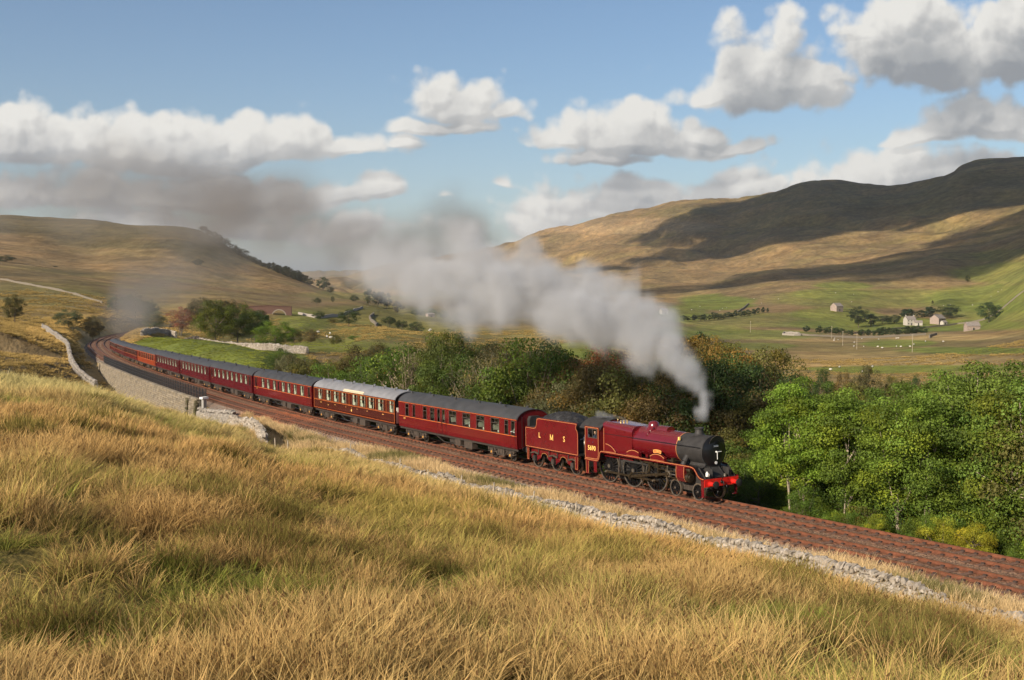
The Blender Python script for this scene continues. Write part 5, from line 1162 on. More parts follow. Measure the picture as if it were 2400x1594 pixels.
def build_rough():       # tussocks on the banks and pastures beyond the near field, coarser with distance
    X = []; Y = []
    for y0, y1, n in ((128,200,16000),(200,330,26000),(330,520,22000)):
        y = np.sqrt(rng.uniform(y0**2, y1**2, n)); x = rng.uniform(-.47, .47, n)*y; X.append(x); Y.append(y)
    n = 5000; s = rng.uniform(85, 330, n); d = rng.uniform(4.0, 14, n); a, b, _ = tr(s, d); X.append(a); Y.append(b)
    n = 5000; s = rng.uniform(172, 330, n); d = -rng.uniform(6.0, 22, n); a, b, _ = tr(s, d); X.append(a); Y.append(b)
    x = np.concatenate(X); y = np.concatenate(Y); S, D = track_sd(x, y); k = ((D < -7.2) | (D > 3.6)); x, y = x[k], y[k]
    z = ground(x, y); C = terrain_color(x, y, z); r = np.hypot(x, y); n = len(x)
    k = rng.uniform(0,1,n) < np.clip(.5+1.3*fbm(x, y, 12., 3, 61), 0, 1); x, y, z, C, r = x[k], y[k], z[k], C[k], r[k]; n = len(x)
    g = C[:,1] > C[:,0]; S, D = track_sd(x, y); pale = (np.abs(D) < 18)
    tint = np.where(g[:,None], np.array([.80,1.0,.6]), np.where(pale[:,None], np.array([1.15,1.05,.95]), np.array([.85,.80,.72])))*(1+.3*fbm(x,y,25.,3,62)+rng.uniform(-.2,.2,n))[:,None]
    h = rng.uniform(.16,.42,n)*(1+r/900)*np.where(g, .35, 1); w = rng.uniform(.7,1.4,n)*(1+r/450)*np.where(g, .6, 1)
    scatter('rough_grass', np.stack([x,y,z-.04],1), np.stack([rng.normal(0,.1,n),rng.normal(0,.1,n),rng.uniform(0,6.28,n)],1), np.stack([w,w,h],1), np.where(g,1,0), tint, [tuft_mesh(12,46,.34,.35,.016,GM), tuft_mesh(13,46,.36,.35,.016,GG)])
build_rough()
# ------------------------------------------------------------------ trees
def leaf_mat():
    m = bpy.data.materials.new('foliage'); m.use_nodes = True; T = NT(m.node_tree); T.n.clear()
    oi = T.new('ShaderNodeObjectInfo'); isl = T.new('ShaderNodeNewGeometry').outputs['Random Per Island']
    at = T.new('ShaderNodeAttribute', attribute_name='tint').outputs['Color']; sp = T.new('ShaderNodeSeparateColor'); T.l.new(at, sp.inputs[0])
    k = T.math('MULTIPLY', T.mapr(isl, 0, 1, .68, 1.28), T.mapr(sp.outputs[0], 0, 1, .55, 1.35)); cc = T.new('ShaderNodeCombineXYZ'); [T.put(cc.inputs[i], k) for i in range(3)]
    c = T.mix(1.0, oi.outputs['Color'], cc.outputs[0], 'MULTIPLY')
    c = T.mix(T.mapr(sp.outputs[1], .62, .95, 0, .55), c, T.mix(1.0, c, (1.55, 1.15, .6), 'MULTIPLY'))
    d = T.new('ShaderNodeBsdfPrincipled'); T.put(d.inputs['Base Color'], c); d.inputs['Roughness'].default_value = .6; d.inputs['Specular IOR Level'].default_value = .22
    tl = T.new('ShaderNodeBsdfTranslucent'); T.put(tl.inputs[0], T.mix(1.0, c, (1.3, 1.25, .5), 'MULTIPLY'))
    mx = T.new('ShaderNodeMixShader'); mx.inputs[0].default_value = .28; T.l.new(d.outputs[0], mx.inputs[1]); T.l.new(tl.outputs[0], mx.inputs[2])
    o = T.new('ShaderNodeOutputMaterial'); T.l.new(mx.outputs[0], o.inputs[0]); return m
LEAF = leaf_mat(); BARK = mat('bark', (.13,.10,.075), .9, nscale=5, namt=.4, bump=.5, bscale=12); PALEB = mat('pale_ash_bark', (.36,.30,.22), .85, nscale=5, namt=.35, bump=.4, bscale=12); TWIG = mat('dead_twigs', (.26,.20,.14), .9); MIDB = mat('grey_bark', (.17,.145,.11), .9)
def make_tree(seed, leaves, leaf, cb=.25, wid=.8, clumps=40, bark=None, stems=1, top=.5, gap=0., flat=.8, twigs=0):
    """unit tree, height 1, base at the origin; wid = crown width over height, cb = crown base"""
    r = np.random.default_rng(seed); bark = bark or BARK
    rx = wid/2; rz = (1-cb)/2; cz = cb+rz; cl = []
    while len(cl) < clumps:
        p = r.normal(0, 1, 3); p /= np.linalg.norm(p); rad = r.uniform(.25, 1.0)**.5; q = p*rad
        if q[2] < -.85: continue
        env = 1-.28*max(0, q[2])*top-.15*max(0, -q[2]); cs = r.uniform(.14, .28)*min(1, 6/clumps**.5)
        cl.append((q[0]*rx*env*(1-cs*.6), q[1]*rx*env*(1-cs*.6), cz+q[2]*rz*(1-cs*.5), cs*(wid*.5+.25)))
    cl = np.array(cl); ci = r.integers(0, clumps, leaves); d = r.normal(0, 1, (leaves,3)); d /= np.linalg.norm(d, axis=1)[:,None]
    d[:,2] = np.where((d[:,2] < -.3) & (r.uniform(0,1,leaves) < .6), -d[:,2], d[:,2])
    P = cl[ci,:3]+d*(cl[ci,3]*r.uniform(.55,1.08,leaves))[:,None]*np.array([1,1,flat])
    P[:,2] = np.clip(P[:,2], .015, 1.02); nrm = d+r.normal(0,.55,(leaves,3)); nrm /= np.linalg.norm(nrm, axis=1)[:,None]
    a = np.cross(nrm, r.normal(0,1,(leaves,3))); a /= np.linalg.norm(a, axis=1)[:,None]; b = np.cross(nrm, a); s = (leaf*r.uniform(.55,1.25,leaves))[:,None]
    V = np.stack([P-a*s*.5, P-b*s*.34, P+a*s*.5, P+b*s*.34], 1).reshape(-1,3); Q = np.arange(leaves*4).reshape(-1,4)
    me = np_mesh('crown', V, Q, [LEAF]); t0 = r.uniform(0,1,clumps)[ci]; t1 = r.uniform(0,1,clumps)[ci]; set_color(me, np.repeat(np.stack([t0,t1,t0],1), 4, 0))
    tb = MB()
    for st in range(stems):
        bx, by = (0,0) if stems == 1 else (r.uniform(-.06,.06), r.uniform(-.06,.06)); ang = r.uniform(0,6.28); ln = r.uniform(.02,.10)*(1 if stems == 1 else 1.6); h = r.uniform(.72,.9); r0 = .0115*(1 if stems == 1 else .75)*(1.7 if cb < .2 else 1)
        pts = [(bx+math.cos(ang)*ln*t+r.normal(0,.008), by+math.sin(ang)*ln*t+r.normal(0,.008), -.04+(h+.04)*t) for t in np.linspace(0,1,7)]; pts[0] = (bx,by,-.05)
        for i in range(6): tb.cyl(pts[i], pts[i+1], r0*(1-.13*i), r0*(1-.13*(i+1)), 6, 0, False)
        for i in range(9):
            k = r.integers(0, clumps); t = r.uniform(.25,.85); j = int(t*6); p = Vector(pts[j]); q = Vector(cl[k,:3]); mid = (p+q)/2+Vector((0,0,-.03)); tb.cyl(p, mid, r0*.42, r0*.3, 5, 0, False); tb.cyl(mid, q, r0*.3, r0*.1, 5, 0, False)
    for i in range(twigs):
        k = r.integers(0, clumps); p = Vector((0,0,r.uniform(.05,.5))); q = Vector(cl[k,:3]+r.normal(0,.04,3)); q.z = min(q.z*1.08, 1.05); mid = (p+q)/2+Vector(r.normal(0,.03,3)); tb.cyl(p, mid, .007, .005, 4, 0, False); tb.cyl(mid, q, .005, .0015, 4, 0, False)
    return me, tb.mesh('trunk', [bark])
PROTO = {
 'broad': [make_tree(i, 24000, .018, .14, 1.0, 78) for i in (1,2,3)],
 'oak': [make_tree(i, 26000, .017, .10, 1.15, 90) for i in (4,5)],
 'ash': [make_tree(i, 24000, .0125, .24, .54, 60, PALEB, 1, 1.4, flat=.6) for i in (6,7,8)]+[make_tree(i, 24000, .0125, .18, .62, 66, PALEB, 3, 1.4, flat=.6) for i in (9,10)],
 'bush': [make_tree(i, 13000, .025, .0, 1.25, 46, flat=.9, twigs=14) for i in (11,12,13)],
 'airy': [make_tree(i, 10000, .018, .08, 1.0, 64, MIDB, 3, twigs=40) for i in (14,15)],
 'bare': [make_tree(16, 700, .03, .1, .9, 30, TWIG, 3, twigs=90)],
 'far': [make_tree(i, 1500, .075, .06, .95, 26) for i in (17,18,19,20)],
 'conifer': [make_tree(i, 1300, .075, .04, .48, 24, top=2.2) for i in (21,22)]}
KINDN = {'broad':('broadleaf_tree','tree'),'oak':('broadleaf_tree','tree'),'ash':('ash_tree','tree'),'bush':('bush','bush'),'airy':('willow_tree','tree'),'bare':('bare_tree','tree'),'far':('broadleaf_tree','tree'),'conifer':('conifer_tree','tree')}
TR = random.Random(11)
def tree(kind, x, y, h, col, label, group=None, w=1., zb=None, name=None, cat=None):
    me, tk = TR.choice(PROTO[kind][:3] if 'first right' in label or 'second right' in label or 'third right' in label else PROTO[kind]); z = gz(x, y) if zb is None else zb; nm, ct = KINDN[kind]
    t = empty(name or nm); t.location = (x, y, z-.05*h*.3); t.rotation_euler = (0, 0, TR.uniform(0, 6.28)); t.scale = (h*w*TR.uniform(.93,1.07), h*w*TR.uniform(.93,1.07), h); tag(t, label, cat or ct, group)
    o = obj('crown', me, t); j = TR.uniform(.88, 1.14); o.color = (col[0]*j*TR.uniform(.93,1.07), col[1]*j, col[2]*j, 1); pass
    obj('trunk', tk, t); return t
def tree_px(kind, u, vb, vt, Y, col, label, group=None, wpx=None, **kw):      # by where its foot and top stand
    x, y, _ = W(u, vb, Y); z = gz(x, y); zt = W(u, vt, Y)[2]; h = max(1.2, zt-z)
    base_w = {'broad':1.0,'oak':1.15,'ash':.66,'bush':1.25,'airy':1.0,'bare':.9,'far':.95,'conifer':.48}[kind]
    w = 1 if wpx is None else (wpx/CF*Y)/(h*base_w)
    return tree(kind, x, y, h, col, label, group, max(.3, min(w, 3)), **kw)
LGR=(.17,.25,.030); GRN=(.090,.150,.022); DGR=(.045,.075,.020); OLV=(.115,.115,.030); BRN=(.10,.078,.028); RST=(.155,.062,.026); GLD=(.21,.14,.032); GRY=(.13,.125,.060); YLW=(.34,.33,.03); HAZ=(.09,.115,.06)
# the belt of trees behind the train: outline of its top in the photograph
TOPU = [620,660,700,760,800,860,900,950,1000,1040,1100,1150,1200,1260,1300,1345,1380,1420,1480,1540,1600,1640,1700,1750,1800,1850,1900]
TOPV = [905,880,838,856,832,800,800,812,806,774,780,808,802,795,835,845,812,802,858,850,802,784,790,835,812,836,878]
NAMEC = {(.07,.11,.02):'deep green',(.075,.115,.022):'fresh green',LGR:'light green',GRN:'mid green',DGR:'dark green',OLV:'olive',BRN:'brown tinged',RST:'rusty red',GLD:'golden brown',GRY:'grey green',YLW:'yellow green'}
def belt_ground(u, D, s0=-60, s1=140):
    ss = np.arange(s0, s1, .25); x, y, z = tr(ss, D, -1); uu, vv = proj(x, y, z); i = int(np.argmin(np.abs(uu-u))); return float(x[i]), float(y[i])
PLACES = [(735,'behind the third coach'),(830,'behind the silver roof, rear half'),(935,'behind the silver roof, front half'),(1080,'behind the rear of coach one'),(1215,'behind the front of coach one'),(1365,'behind the tender'),(1500,'behind the firebox and cab'),(1640,'behind the boiler'),(1900,'right of the smoke'),(2000,'left of the blue hut'),(2120,'between blue hut and red shed'),(2260,'around the red shed'),(9999,'near the right edge')]
def place(u): return next(t for k, t in PLACES if u < k)
hero = [(700,15,'broad',BRN,'brown green bush at the left end of the wood behind the train'),(770,12,'bush',GRN,'mid green bush behind the bright maroon coach'),(800,20,'broad',OLV,'olive tree rising behind the silver roofed coach'),
 (868,24,'oak',BRN,'bronze topped tree in the wood behind the lined coach'),(925,14,'bush',GRN,'fresh green bush behind the gap after the lined coach'),(962,13,'bare',(.2,.16,.1),'pale bare twiggy tree behind the first coach'),
 (1040,16,'oak',(.075,.10,.022),'tall dark green tree, highest in the wood behind the first coach'),(1105,24,'broad',BRN,'brown tree with its top in the smoke behind the first coach'),(1165,14,'airy',GRY,'grey green willow behind the front of the first coach'),
 (1205,20,'airy',OLV,'olive willow behind the tender end'),(1262,18,'broad',BRN,'rusty brown tree behind the tender'),(1245,13,'bush',GRN,'bright green bush directly behind the tender'),(1395,22,'broad',RST,'rusty red tree half hidden by smoke behind the cab'),(1440,20,'airy',RST,'thin reddish tree behind the boiler'),
 (1330,16,'broad',BRN,'brown tree behind the cab'),(1540,18,'airy',OLV,'olive tree behind the smokebox seen through smoke'),(1500,14,'bush',OLV,'olive bush behind the dome'),(1645,26,'oak',GLD,'golden leaved tree just right of the smoke column'),(1690,22,'broad',GLD,'bronze tree right of the golden tree'),(1795,26,'oak',OLV,'rounded olive brown tree standing apart right of the golden tree'),(1745,18,'broad',DGR,'dark green tree below the golden tree')]
def belt_tree(u, D, kind, col, lab, grp=None, vt=None, hm=None, cap=True):
    x, y = belt_ground(u, D); z = gz(x, y); vtop = float(np.interp(u, TOPU, TOPV)) if vt is None else vt; zt = W(u, vtop, y)[2]; h = hm or max(1.8, zt-z)
    b = {'broad':1.0,'oak':1.15,'ash':.66,'bush':1.25,'airy':1.0,'bare':.9}[kind]; w = 1.
    if cap and h > 9: w = 9/h*1.05
    return tree(kind, x, y, h, col, lab, grp, w)
for u, D, k, c, lab in hero: belt_tree(u, D, k, c, lab)
GB = 'trees of the wood behind the train'
for D, step, drop in ((34, 26, 2), (24, 34, 12), (16, 40, 30)):
    u = 640+TR.uniform(0, 20)
    while u < 1800:
        c = TR.choice([OLV,(.07,.11,.02),BRN,DGR,OLV,(.075,.115,.022),DGR,GRY] if u < 1450 else [DGR,OLV,BRN,DGR]); k = TR.choice(['broad','airy','oak','bush'] if D < 30 else ['broad','oak'])
        if k == 'bush' : k = 'broad'
        belt_tree(u, D+TR.uniform(-3,3), k, c, f'{NAMEC[c]} {dict(broad="rounded",airy="twiggy",oak="spreading")[k]} tree in the {dict([(34,"back"),(24,"middle"),(16,"front")])[D]} of the wood {place(u)}', GB, vt=float(np.interp(u, TOPU, TOPV))+drop+TR.uniform(0, 30)); u += step*TR.uniform(.7,1.3)
for D, h0, h1, step in ((11,3.5,5.5,26),(7.5,2.0,3.6,20)):
    u = 660
    while u < 1790:
        c = TR.choice([OLV,(.07,.11,.02),OLV,GRY,(.075,.115,.022),BRN]); belt_tree(u, D+TR.uniform(-1.5,1.5), 'bush', c, f'{NAMEC[c]} {"taller" if D > 9 else "low"} bush at the edge of the wood {place(u)}', 'bushes along the far side of the line', hm=TR.uniform(h0,h1)); u += step*TR.uniform(.6,1.4)
# the wood to the right of the engine
RT = [(1760,6.5,4.2,'bush',GRN,None),(1800,8,6.5,'ash',GRN,'mid green ash tree just right of the buffer beam')]
ash = [(1855,5.6,872,LGR,'tall light green ash with a pale leaning trunk, first right of the engine'),(1885,6.4,878,LGR,'light green ash with a thin straight pale trunk, second right of the engine'),
 (1975,6.6,896,(.13,.21,.028),'ash with a pale straight trunk, third right of the engine'),(2040,9,905,(.12,.19,.028),'bushy green ash behind the pair of pale trunks'),(2105,7.2,893,(.14,.21,.028),'ash with forked pale trunk in the middle of the right hand wood'),
 (2160,7.0,900,(.12,.19,.028),'ash with twin leaning trunks left of the red caravan'),(2225,12,850,(.12,.18,.028),'tall ash behind the twin leaning trunks'),(2262,10,838,(.13,.19,.03),'tallest ash of the wood at right'),(2330,11,842,(.12,.17,.028),'broad ash near the right edge with a forked bare fork low down'),(2385,9,838,(.12,.18,.028),'ash at the right edge of the wood'),(2440,9,842,(.12,.18,.028),'ash beyond the right edge of the wood')]
for u, D, vt, c, lab in ash: belt_tree(u, D, 'ash', c, lab, vt=vt, cap=False)
GA = 'ash trees of the wood right of the engine'
for D, lo, hi, step in ((17,862,935,62),(27,875,925,54),(11,930,1010,70)):
    u = 1790
    while u < 2520:
        c = TR.choice([GRN,(.11,.175,.028),(.10,.165,.026),OLV]); vt = TR.uniform(lo,hi)-(20 if u > 2200 else 0); belt_tree(u, D+TR.uniform(-2,2), TR.choice(['ash','ash','broad']), c, f'{"olive" if c == OLV else "green"} tree in the {dict([(17,"middle"),(27,"back"),(11,"front")])[D]} of the right wood, {place(u)}', GA, vt=vt); u += step*TR.uniform(.7,1.3)
for D, h0, h1, step, cs in ((5.8,1.2,2.8,28,[GRN,LGR,GRN,OLV]),(8.5,2.6,4.8,30,[GRN,LGR,GRN]),(13.5,3.8,6.4,36,[GRN,DGR])):
    u = 1815 if D < 8 else 1735
    while u < 2500:
        c = TR.choice(cs); belt_tree(u, D+TR.uniform(-.5,.9), 'bush', c, f'{NAMEC[c]} {dict([(5.8,"low"),(8.5,"medium"),(13.5,"tall")])[D]} undergrowth bush {place(u)}', 'bushes under the ash trees', hm=TR.uniform(h0,h1)); u += step*TR.uniform(.6,1.4)
for u, D, h, lab in [(2050,4.6,1.6,'yellow green bush at the ballast edge, left one'),(2215,4.8,2.2,'yellow green bush at the ballast edge left of the golden one'),(2275,4.6,2.1,'bright yellow bush at the ballast edge near the right edge')]: belt_tree(u, D, 'bush', YLW if 'yellow bush' in lab else (.25,.29,.03), lab, hm=h)
# trees standing between the wood and the valley pastures
for u, vb, vt, Y, c, w, lab in [(1925,925,862,230,DGR,70,'dark green round tree beyond the ash wood, left'),(1975,925,866,240,BRN,70,'brown tinged tree beyond the ash wood'),(2030,925,856,235,(.09,.085,.035),95,'large rounded olive tree beyond the ash wood, centre'),(2090,925,880,240,OLV,60,'low olive tree beyond the ash wood'),
  (2150,920,878,250,DGR,80,'dark low tree beyond the ash wood'),(2215,920,872,250,(.07,.085,.03),90,'dark tree beyond the tall ash'),(1880,925,885,220,BRN,60,'brown bush beyond the first ash trees'),(2290,915,876,260,DGR,80,'dark tree beyond the wood near the right edge')]: tree_px('oak', u, vb, vt, Y, c, lab, None, w)
MID = [('broad',33,742,690,300,(.09,.085,.03),58,'lone tree on the left hillside'),('oak',160,776,724,315,HAZ,78,'round grey green tree beside the cutting, larger of two'),('oak',218,778,738,320,(.11,.10,.05),54,'smaller round tree beside the cutting'),
 ('broad',275,752,692,430,HAZ,50,'tall misty tree behind the bend, left'),('broad',315,756,688,440,HAZ,56,'tall misty tree behind the bend, centre'),('broad',350,768,700,440,HAZ,50,'tall misty tree behind the bend, right'),('bush',362,788,728,380,HAZ,66,'grey green bush in the smoke at the bend'),
 ('airy',425,776,716,380,(.20,.085,.06),74,'reddish hawthorn tree behind the curved wall'),('broad',470,770,692,420,(.085,.08,.03),84,'brown topped tree in the clump beyond the green field'),('oak',505,806,702,372,(.10,.125,.022),130,'big sunlit green tree at the left of the clump beyond the green field'),
 ('oak',558,808,708,380,(.075,.105,.020),120,'big green tree at the middle of the clump beyond the green field'),('broad',598,800,722,400,DGR,90,'dark green tree at the right of the clump beyond the green field'),('broad',540,765,698,450,(.085,.075,.03),80,'brown tree at the back of the clump beyond the green field'),('broad',610,778,726,470,(.08,.07,.03),46,'small brown tree above the clump beyond the green field'),
 ('oak',644,820,750,330,(.095,.155,.022),124,'bright green round tree right of the clump'),('bush',690,806,768,360,(.095,.085,.035),50,'brown bush right of the bright green tree'),('bush',728,806,772,370,(.11,.09,.035),48,'second brown bush right of the bright green tree'),('bush',790,812,784,390,OLV,40,'olive bush in the small green field'),('bush',828,806,786,400,GRN,30,'small green bush in the small green field'),
 ('oak',748,762,729,520,(.045,.07,.025),34,'small dark round tree on the slope'),('oak',818,778,723,500,(.05,.078,.028),62,'large dark round tree on the slope'),('bush',782,768,745,520,OLV,36,'olive bush beside the large dark tree on the slope'),
 ('bush',912,766,741,540,(.042,.065,.026),44,'dark bush of the row on the brown slope, left'),('bush',942,776,750,540,(.042,.065,.026),38,'dark bush of the row on the brown slope, middle'),('bush',976,782,754,530,(.046,.07,.028),48,'dark bush of the row on the brown slope, right'),
 ('oak',830,716,692,830,(.045,.062,.03),26,'round dark tree on the knoll crest'),('far',866,716,677,880,(.06,.075,.04),34,'tall pine like tree of the knoll clump, left'),('far',886,718,678,890,(.06,.072,.04),34,'tall tree of the knoll clump, middle'),('far',905,722,686,890,(.06,.072,.04),30,'tall tree of the knoll clump, right'),('far',932,734,706,850,(.085,.08,.045),34,'brownish tree below the knoll clump'),
 ('oak',978,744,724,760,(.07,.09,.04),32,'green bush on the brow right of the knoll'),('far',1012,744,720,840,HAZ,30,'misty tree beside the ruined hut, left'),('far',1040,750,728,820,HAZ,28,'misty tree beside the ruined hut, right'),('oak',1082,762,730,640,(.085,.105,.05),44,'grey green tree at the smoke edge, left'),('oak',1106,764,732,640,(.08,.10,.05),40,'grey green tree at the smoke edge, right'),
 ('far',727,670,651,1170,(.04,.05,.03),22,'dark tree on the ridge end, smaller of the pair'),('far',757,672,649,1130,(.05,.07,.03),34,'dark tree on the ridge end, larger of the pair'),('bush',775,684,672,1120,(.04,.05,.03),22,'low dark bush below the ridge end trees'),('bush',742,716,697,700,(.07,.085,.04),26,'small bush on the brown bank under the ridge'),('bush',780,708,694,760,(.08,.085,.04),12,'tiny bush on the brown bank under the ridge'),
 ('bush',14,628,598,860,(.06,.075,.045),46,'bush in the gully at the left edge'),('bush',465,626,606,1050,(.07,.075,.05),26,'bush on the open face of the left fell'),('bush',130,640,630,900,(.05,.06,.04),30,'dark scrub patch on the left fell'),('bush',455,620,612,1060,(.07,.07,.05),14,'tiny bush on the open face of the left fell'),
 ('oak',2012,768,717,1060,(.026,.045,.022),56,'tall dark tree left of the farm'),('far',2040,766,736,1070,(.028,.046,.022),40,'dark tree beside the tall tree left of the farm'),('bush',2068,756,739,1090,(.035,.052,.025),50,'dark hedge like tree left of the farmhouse'),('bush',2096,756,738,1100,(.038,.052,.026),40,'low dark tree left of the farmhouse'),
 ('far',2128,752,720,1150,(.028,.046,.024),46,'dark tree behind the farmhouse, left'),('far',2158,750,727,1150,(.028,.044,.023),36,'dark tree behind the farmhouse, middle'),('far',2180,748,716,1140,(.028,.044,.024),40,'pointed dark tree between house and barn'),('oak',2224,743,713,1130,(.034,.052,.025),56,'round dark tree right of the barn'),('oak',2318,751,708,1000,(.035,.065,.024),70,'lone leafy tree right of the farm'),('bush',2268,656,645,1500,(.03,.045,.02),14,'tiny dark bush high on the pasture'),('bush',2186,710,704,1300,(.03,.04,.02),6,'tiny dark thorn above the farm'),
 ('far',1640,848,778,420,DGR,60,'dark green tree behind the golden tree')]
for k, u, vb, vt, Y, c, w, lab in MID: tree_px(k, u, vb, vt, Y, c, lab, None, w)
def row(n, u0, v0, u1, v1, Y0, Y1, hm, kinds, cols, lab, grp, jit=4, w=1.):
    for i in range(n):
        f = (i+TR.uniform(-.3,.3))/max(1,n-1); u = u0+(u1-u0)*f+TR.uniform(-jit,jit); v = v0+(v1-v0)*f+TR.uniform(-jit*.2,jit*.2); Y = Y0+(Y1-Y0)*f; x, y, _ = W(u, v, Y)
        tree(TR.choice(kinds), x, y, hm*TR.uniform(.65,1.25), TR.choice(cols), lab % (i+1), grp, w*TR.uniform(.8,1.3)) if True else 0
row(24, 1912, 788, 2165, 775, 900, 880, 6, ['conifer','far','far'], [(.05,.075,.03),(.065,.09,.04)], 'young tree, number %d from the left in the plantation row below the farm', 'plantation row below the farm', 5, 1.3)
tree_px('far', 1890, 788, 763, 900, (.035,.055,.028), 'tallest dark conifer at the left end of the plantation row', None, 20)
row(22, 1605, 750, 1800, 714, 1030, 1180, 6, ['far','conifer','far'], [(.05,.07,.035),(.06,.08,.04)], 'small tree, number %d from the left in the strip along the far field edge', 'strip of trees along the far field edge', 4, 1.3)
row(40, 470, 544, 718, 662, 1400, 1180, 7.5, ['far','bush'], [(.035,.04,.03),(.045,.05,.035)], 'small dark tree on the skyline of the left fell, number %d from the top', 'trees down the skyline of the left fell', 4, 1.2)
row(12, 640, 632, 705, 664, 1290, 1190, 9, ['far'], [(.035,.042,.03)], 'taller dark tree low on the left fell skyline, number %d from its upper end', 'trees down the skyline of the left fell', 4, 1.2)
# ------------------------------------------------------------------ far walls, buildings, bridge, sheep
WLM = [ROCKS[i] for i in range(5)]
def px_line(pts): return [W(u, v, Y)[:2] for u, v, Y in pts]
def resample(pts, n):
    P = np.array(pts); d = np.r_[0, np.cumsum(np.hypot(*np.diff(P, axis=0).T))]; t = np.linspace(0, d[-1], n); return [(float(np.interp(a, d, P[:,0])), float(np.interp(a, d, P[:,1]))) for a in t]
FW = [([(100,772,300),(128,800,262),(160,832,236),(166,868,212),(178,888,200),(225,890,188)], 'pale dry stone wall running down the left bank to the railway', 1.0,.34),
 ([(332,788,300),(345,776,318),(372,768,335),(400,766,340),(412,772,335)], 'curved dry stone wall round the head of the green field', 1.5,.4),
 ([(452,790,345),(500,803,325),(560,815,300),(612,824,285),(660,832,270),(720,842,255)], 'dry stone wall along the far edge of the green field', 1.3,.4)]
for pts, lab, h, sz in FW: dry_wall(resample(px_line(pts), 30), lab, ROCKSW if 'pale' in lab else WLM, LIMEW if 'pale' in lab else LIME, h, .6, sz, 300, .1)
def far_wall(pts, lab, h=1.3, th=.7, m=None):
    P = resample(px_line(pts), max(8, int(len(pts)*8))); x = np.array([p[0] for p in P]); y = np.array([p[1] for p in P]); z = ground(x, y); V = []; n = len(P); rr = random.Random(n)
    for i in range(n):
        a = math.atan2(y[min(i+1,n-1)]-y[max(i-1,0)], x[min(i+1,n-1)]-x[max(i-1,0)]); ox, oy = -math.sin(a)*th/2, math.cos(a)*th/2; hh = h*rr.uniform(.8,1.15)
        V += [(x[i]-ox,y[i]-oy,z[i]-.4),(x[i]-ox*.7,y[i]-oy*.7,z[i]+hh),(x[i]+ox*.7,y[i]+oy*.7,z[i]+hh),(x[i]+ox,y[i]+oy,z[i]-.4)]
    F = [(4*i+j,4*i+j+1,4*i+5+j,4*i+4+j) for i in range(n-1) for j in range(3)]+[(0,1,2,3),(4*n-4,4*n-1,4*n-2,4*n-3)]
    me = mesh_from('dry_stone_wall', V, F, [m or mat('weathered_wall', (.17,.145,.11), .9)]); return tag(obj('dry_stone_wall', me), lab, 'stone wall')
far_wall([(700,742,560),(740,744,540),(800,728,600),(850,717,700)], 'long pale wall climbing the slope to the knoll', 1.3, .8, LIMEW)
far_wall([(876,727,640),(866,738,600),(872,750,560),(885,762,520),(880,765,500)], 'S shaped stone wall on the brown slope', 1.4, .8)
far_wall([(0,628,600),(60,652,560),(150,678,520),(240,705,480)], 'stone wall slanting across the lower left fell', .9, .6, mat('weathered_wall', (.17,.145,.11), .9))
far_wall([(1755,700,1350),(1740,716,1250),(1728,722,1200)], 'dark wall at the end of the bright green far field', 1.6, 1.0)
far_wall([(1840,790,860),(1900,791,850),(2170,782,850)], 'field wall below the plantation row', 1.4, 1.0)
far_wall([(2000,772,950),(2100,762,1020),(2250,750,1080),(2400,742,1000)], 'field wall running past the farm', 1.4, 1.0)
far_wall([(2195,784,760),(2180,790,740),(2178,798,720)], 'short dark wall corner below the right hand barn', 1.6, 1.0)
SLATE = mat('stone_slate_roof', (.22,.19,.17), .85, nscale=1.5, namt=.3, bump=.4, bscale=3); WASH = mat('white_wash', (.42,.39,.34), .8, nscale=1, namt=.1); BARNM = mat('barn_stone', (.30,.235,.20), .9, nscale=1.5, namt=.3, bump=.5, bscale=4); WIN = mat('dark_window', (.02,.025,.03), .2)
def house(u, v, Y, L, Wd, H, R, rot, wall, lab, wins=0, chim=0, door=True, name='stone_barn', cat='barn', sc=1):
    x, y, _ = W(u, v, Y); z = gz(x, y); M = Matrix.Translation((x,y,z)) @ Matrix.Rotation(math.radians(rot), 4, 'Z') @ Matrix.Scale(sc, 4); t = empty(name, M); tag(t, lab, cat)
    b = MB(); b.box(-L/2,L/2,-Wd/2,Wd/2,-1.5,H); b.prism([(-Wd/2,H),(Wd/2,H),(0,H+R)], -L/2, L/2, 'yz'); b.build('wall', wall, t)
    b = MB(); s = .3; 
    for sg in (-1, 1): b.prism([(sg*(Wd/2+s),H-R*s/(Wd/2)+.05),(0,H+R+.05),(0,H+R+.25),(sg*(Wd/2+s),H-R*s/(Wd/2)+.25)], -L/2-.25, L/2+.25, 'yz')
    rf = b.build('roof', SLATE, t)
    for i in range(chim): b = MB(); xx = -L/2+.5 if i == 0 else L/2-.5; b.box(xx-.4,xx+.4,-.4,.4,H+R-.6,H+R+1.1); b.cyl((xx,0,H+R+1.1),(xx,0,H+R+1.5),.14,.14,8); b.build('chimney', wall, rf)
    for i in range(wins):
        for zz in ((1.0, H-1.9) if H > 4 else (1.1,)):
            b = MB(); xx = -L/2+(i+.5)*L/wins; b.box(xx-.45,xx+.45,-Wd/2-.03,-Wd/2+.1,zz,zz+1.1); w = b.build('window', WIN, t); b = MB(); b.box(xx-.55,xx+.55,-Wd/2-.08,-Wd/2-.0,zz-.12,zz); b.build('sill', wall, w)
    if door: b = MB(); b.box(-.6,.6,-Wd/2-.05,-Wd/2+.1,0,2.1); b.build('door', WIN, t)
    return t
house(2132,752,1080,9,7,5.6,2.6,12,WASH,'white farmhouse with a stone roof among dark trees',3,2,name='farmhouse',cat='house')
house(2152,753,1075,7,5,2.6,1.8,-10,WASH,'low white extension at the right of the farmhouse',1,0,name='farm_outbuilding',cat='outbuilding')
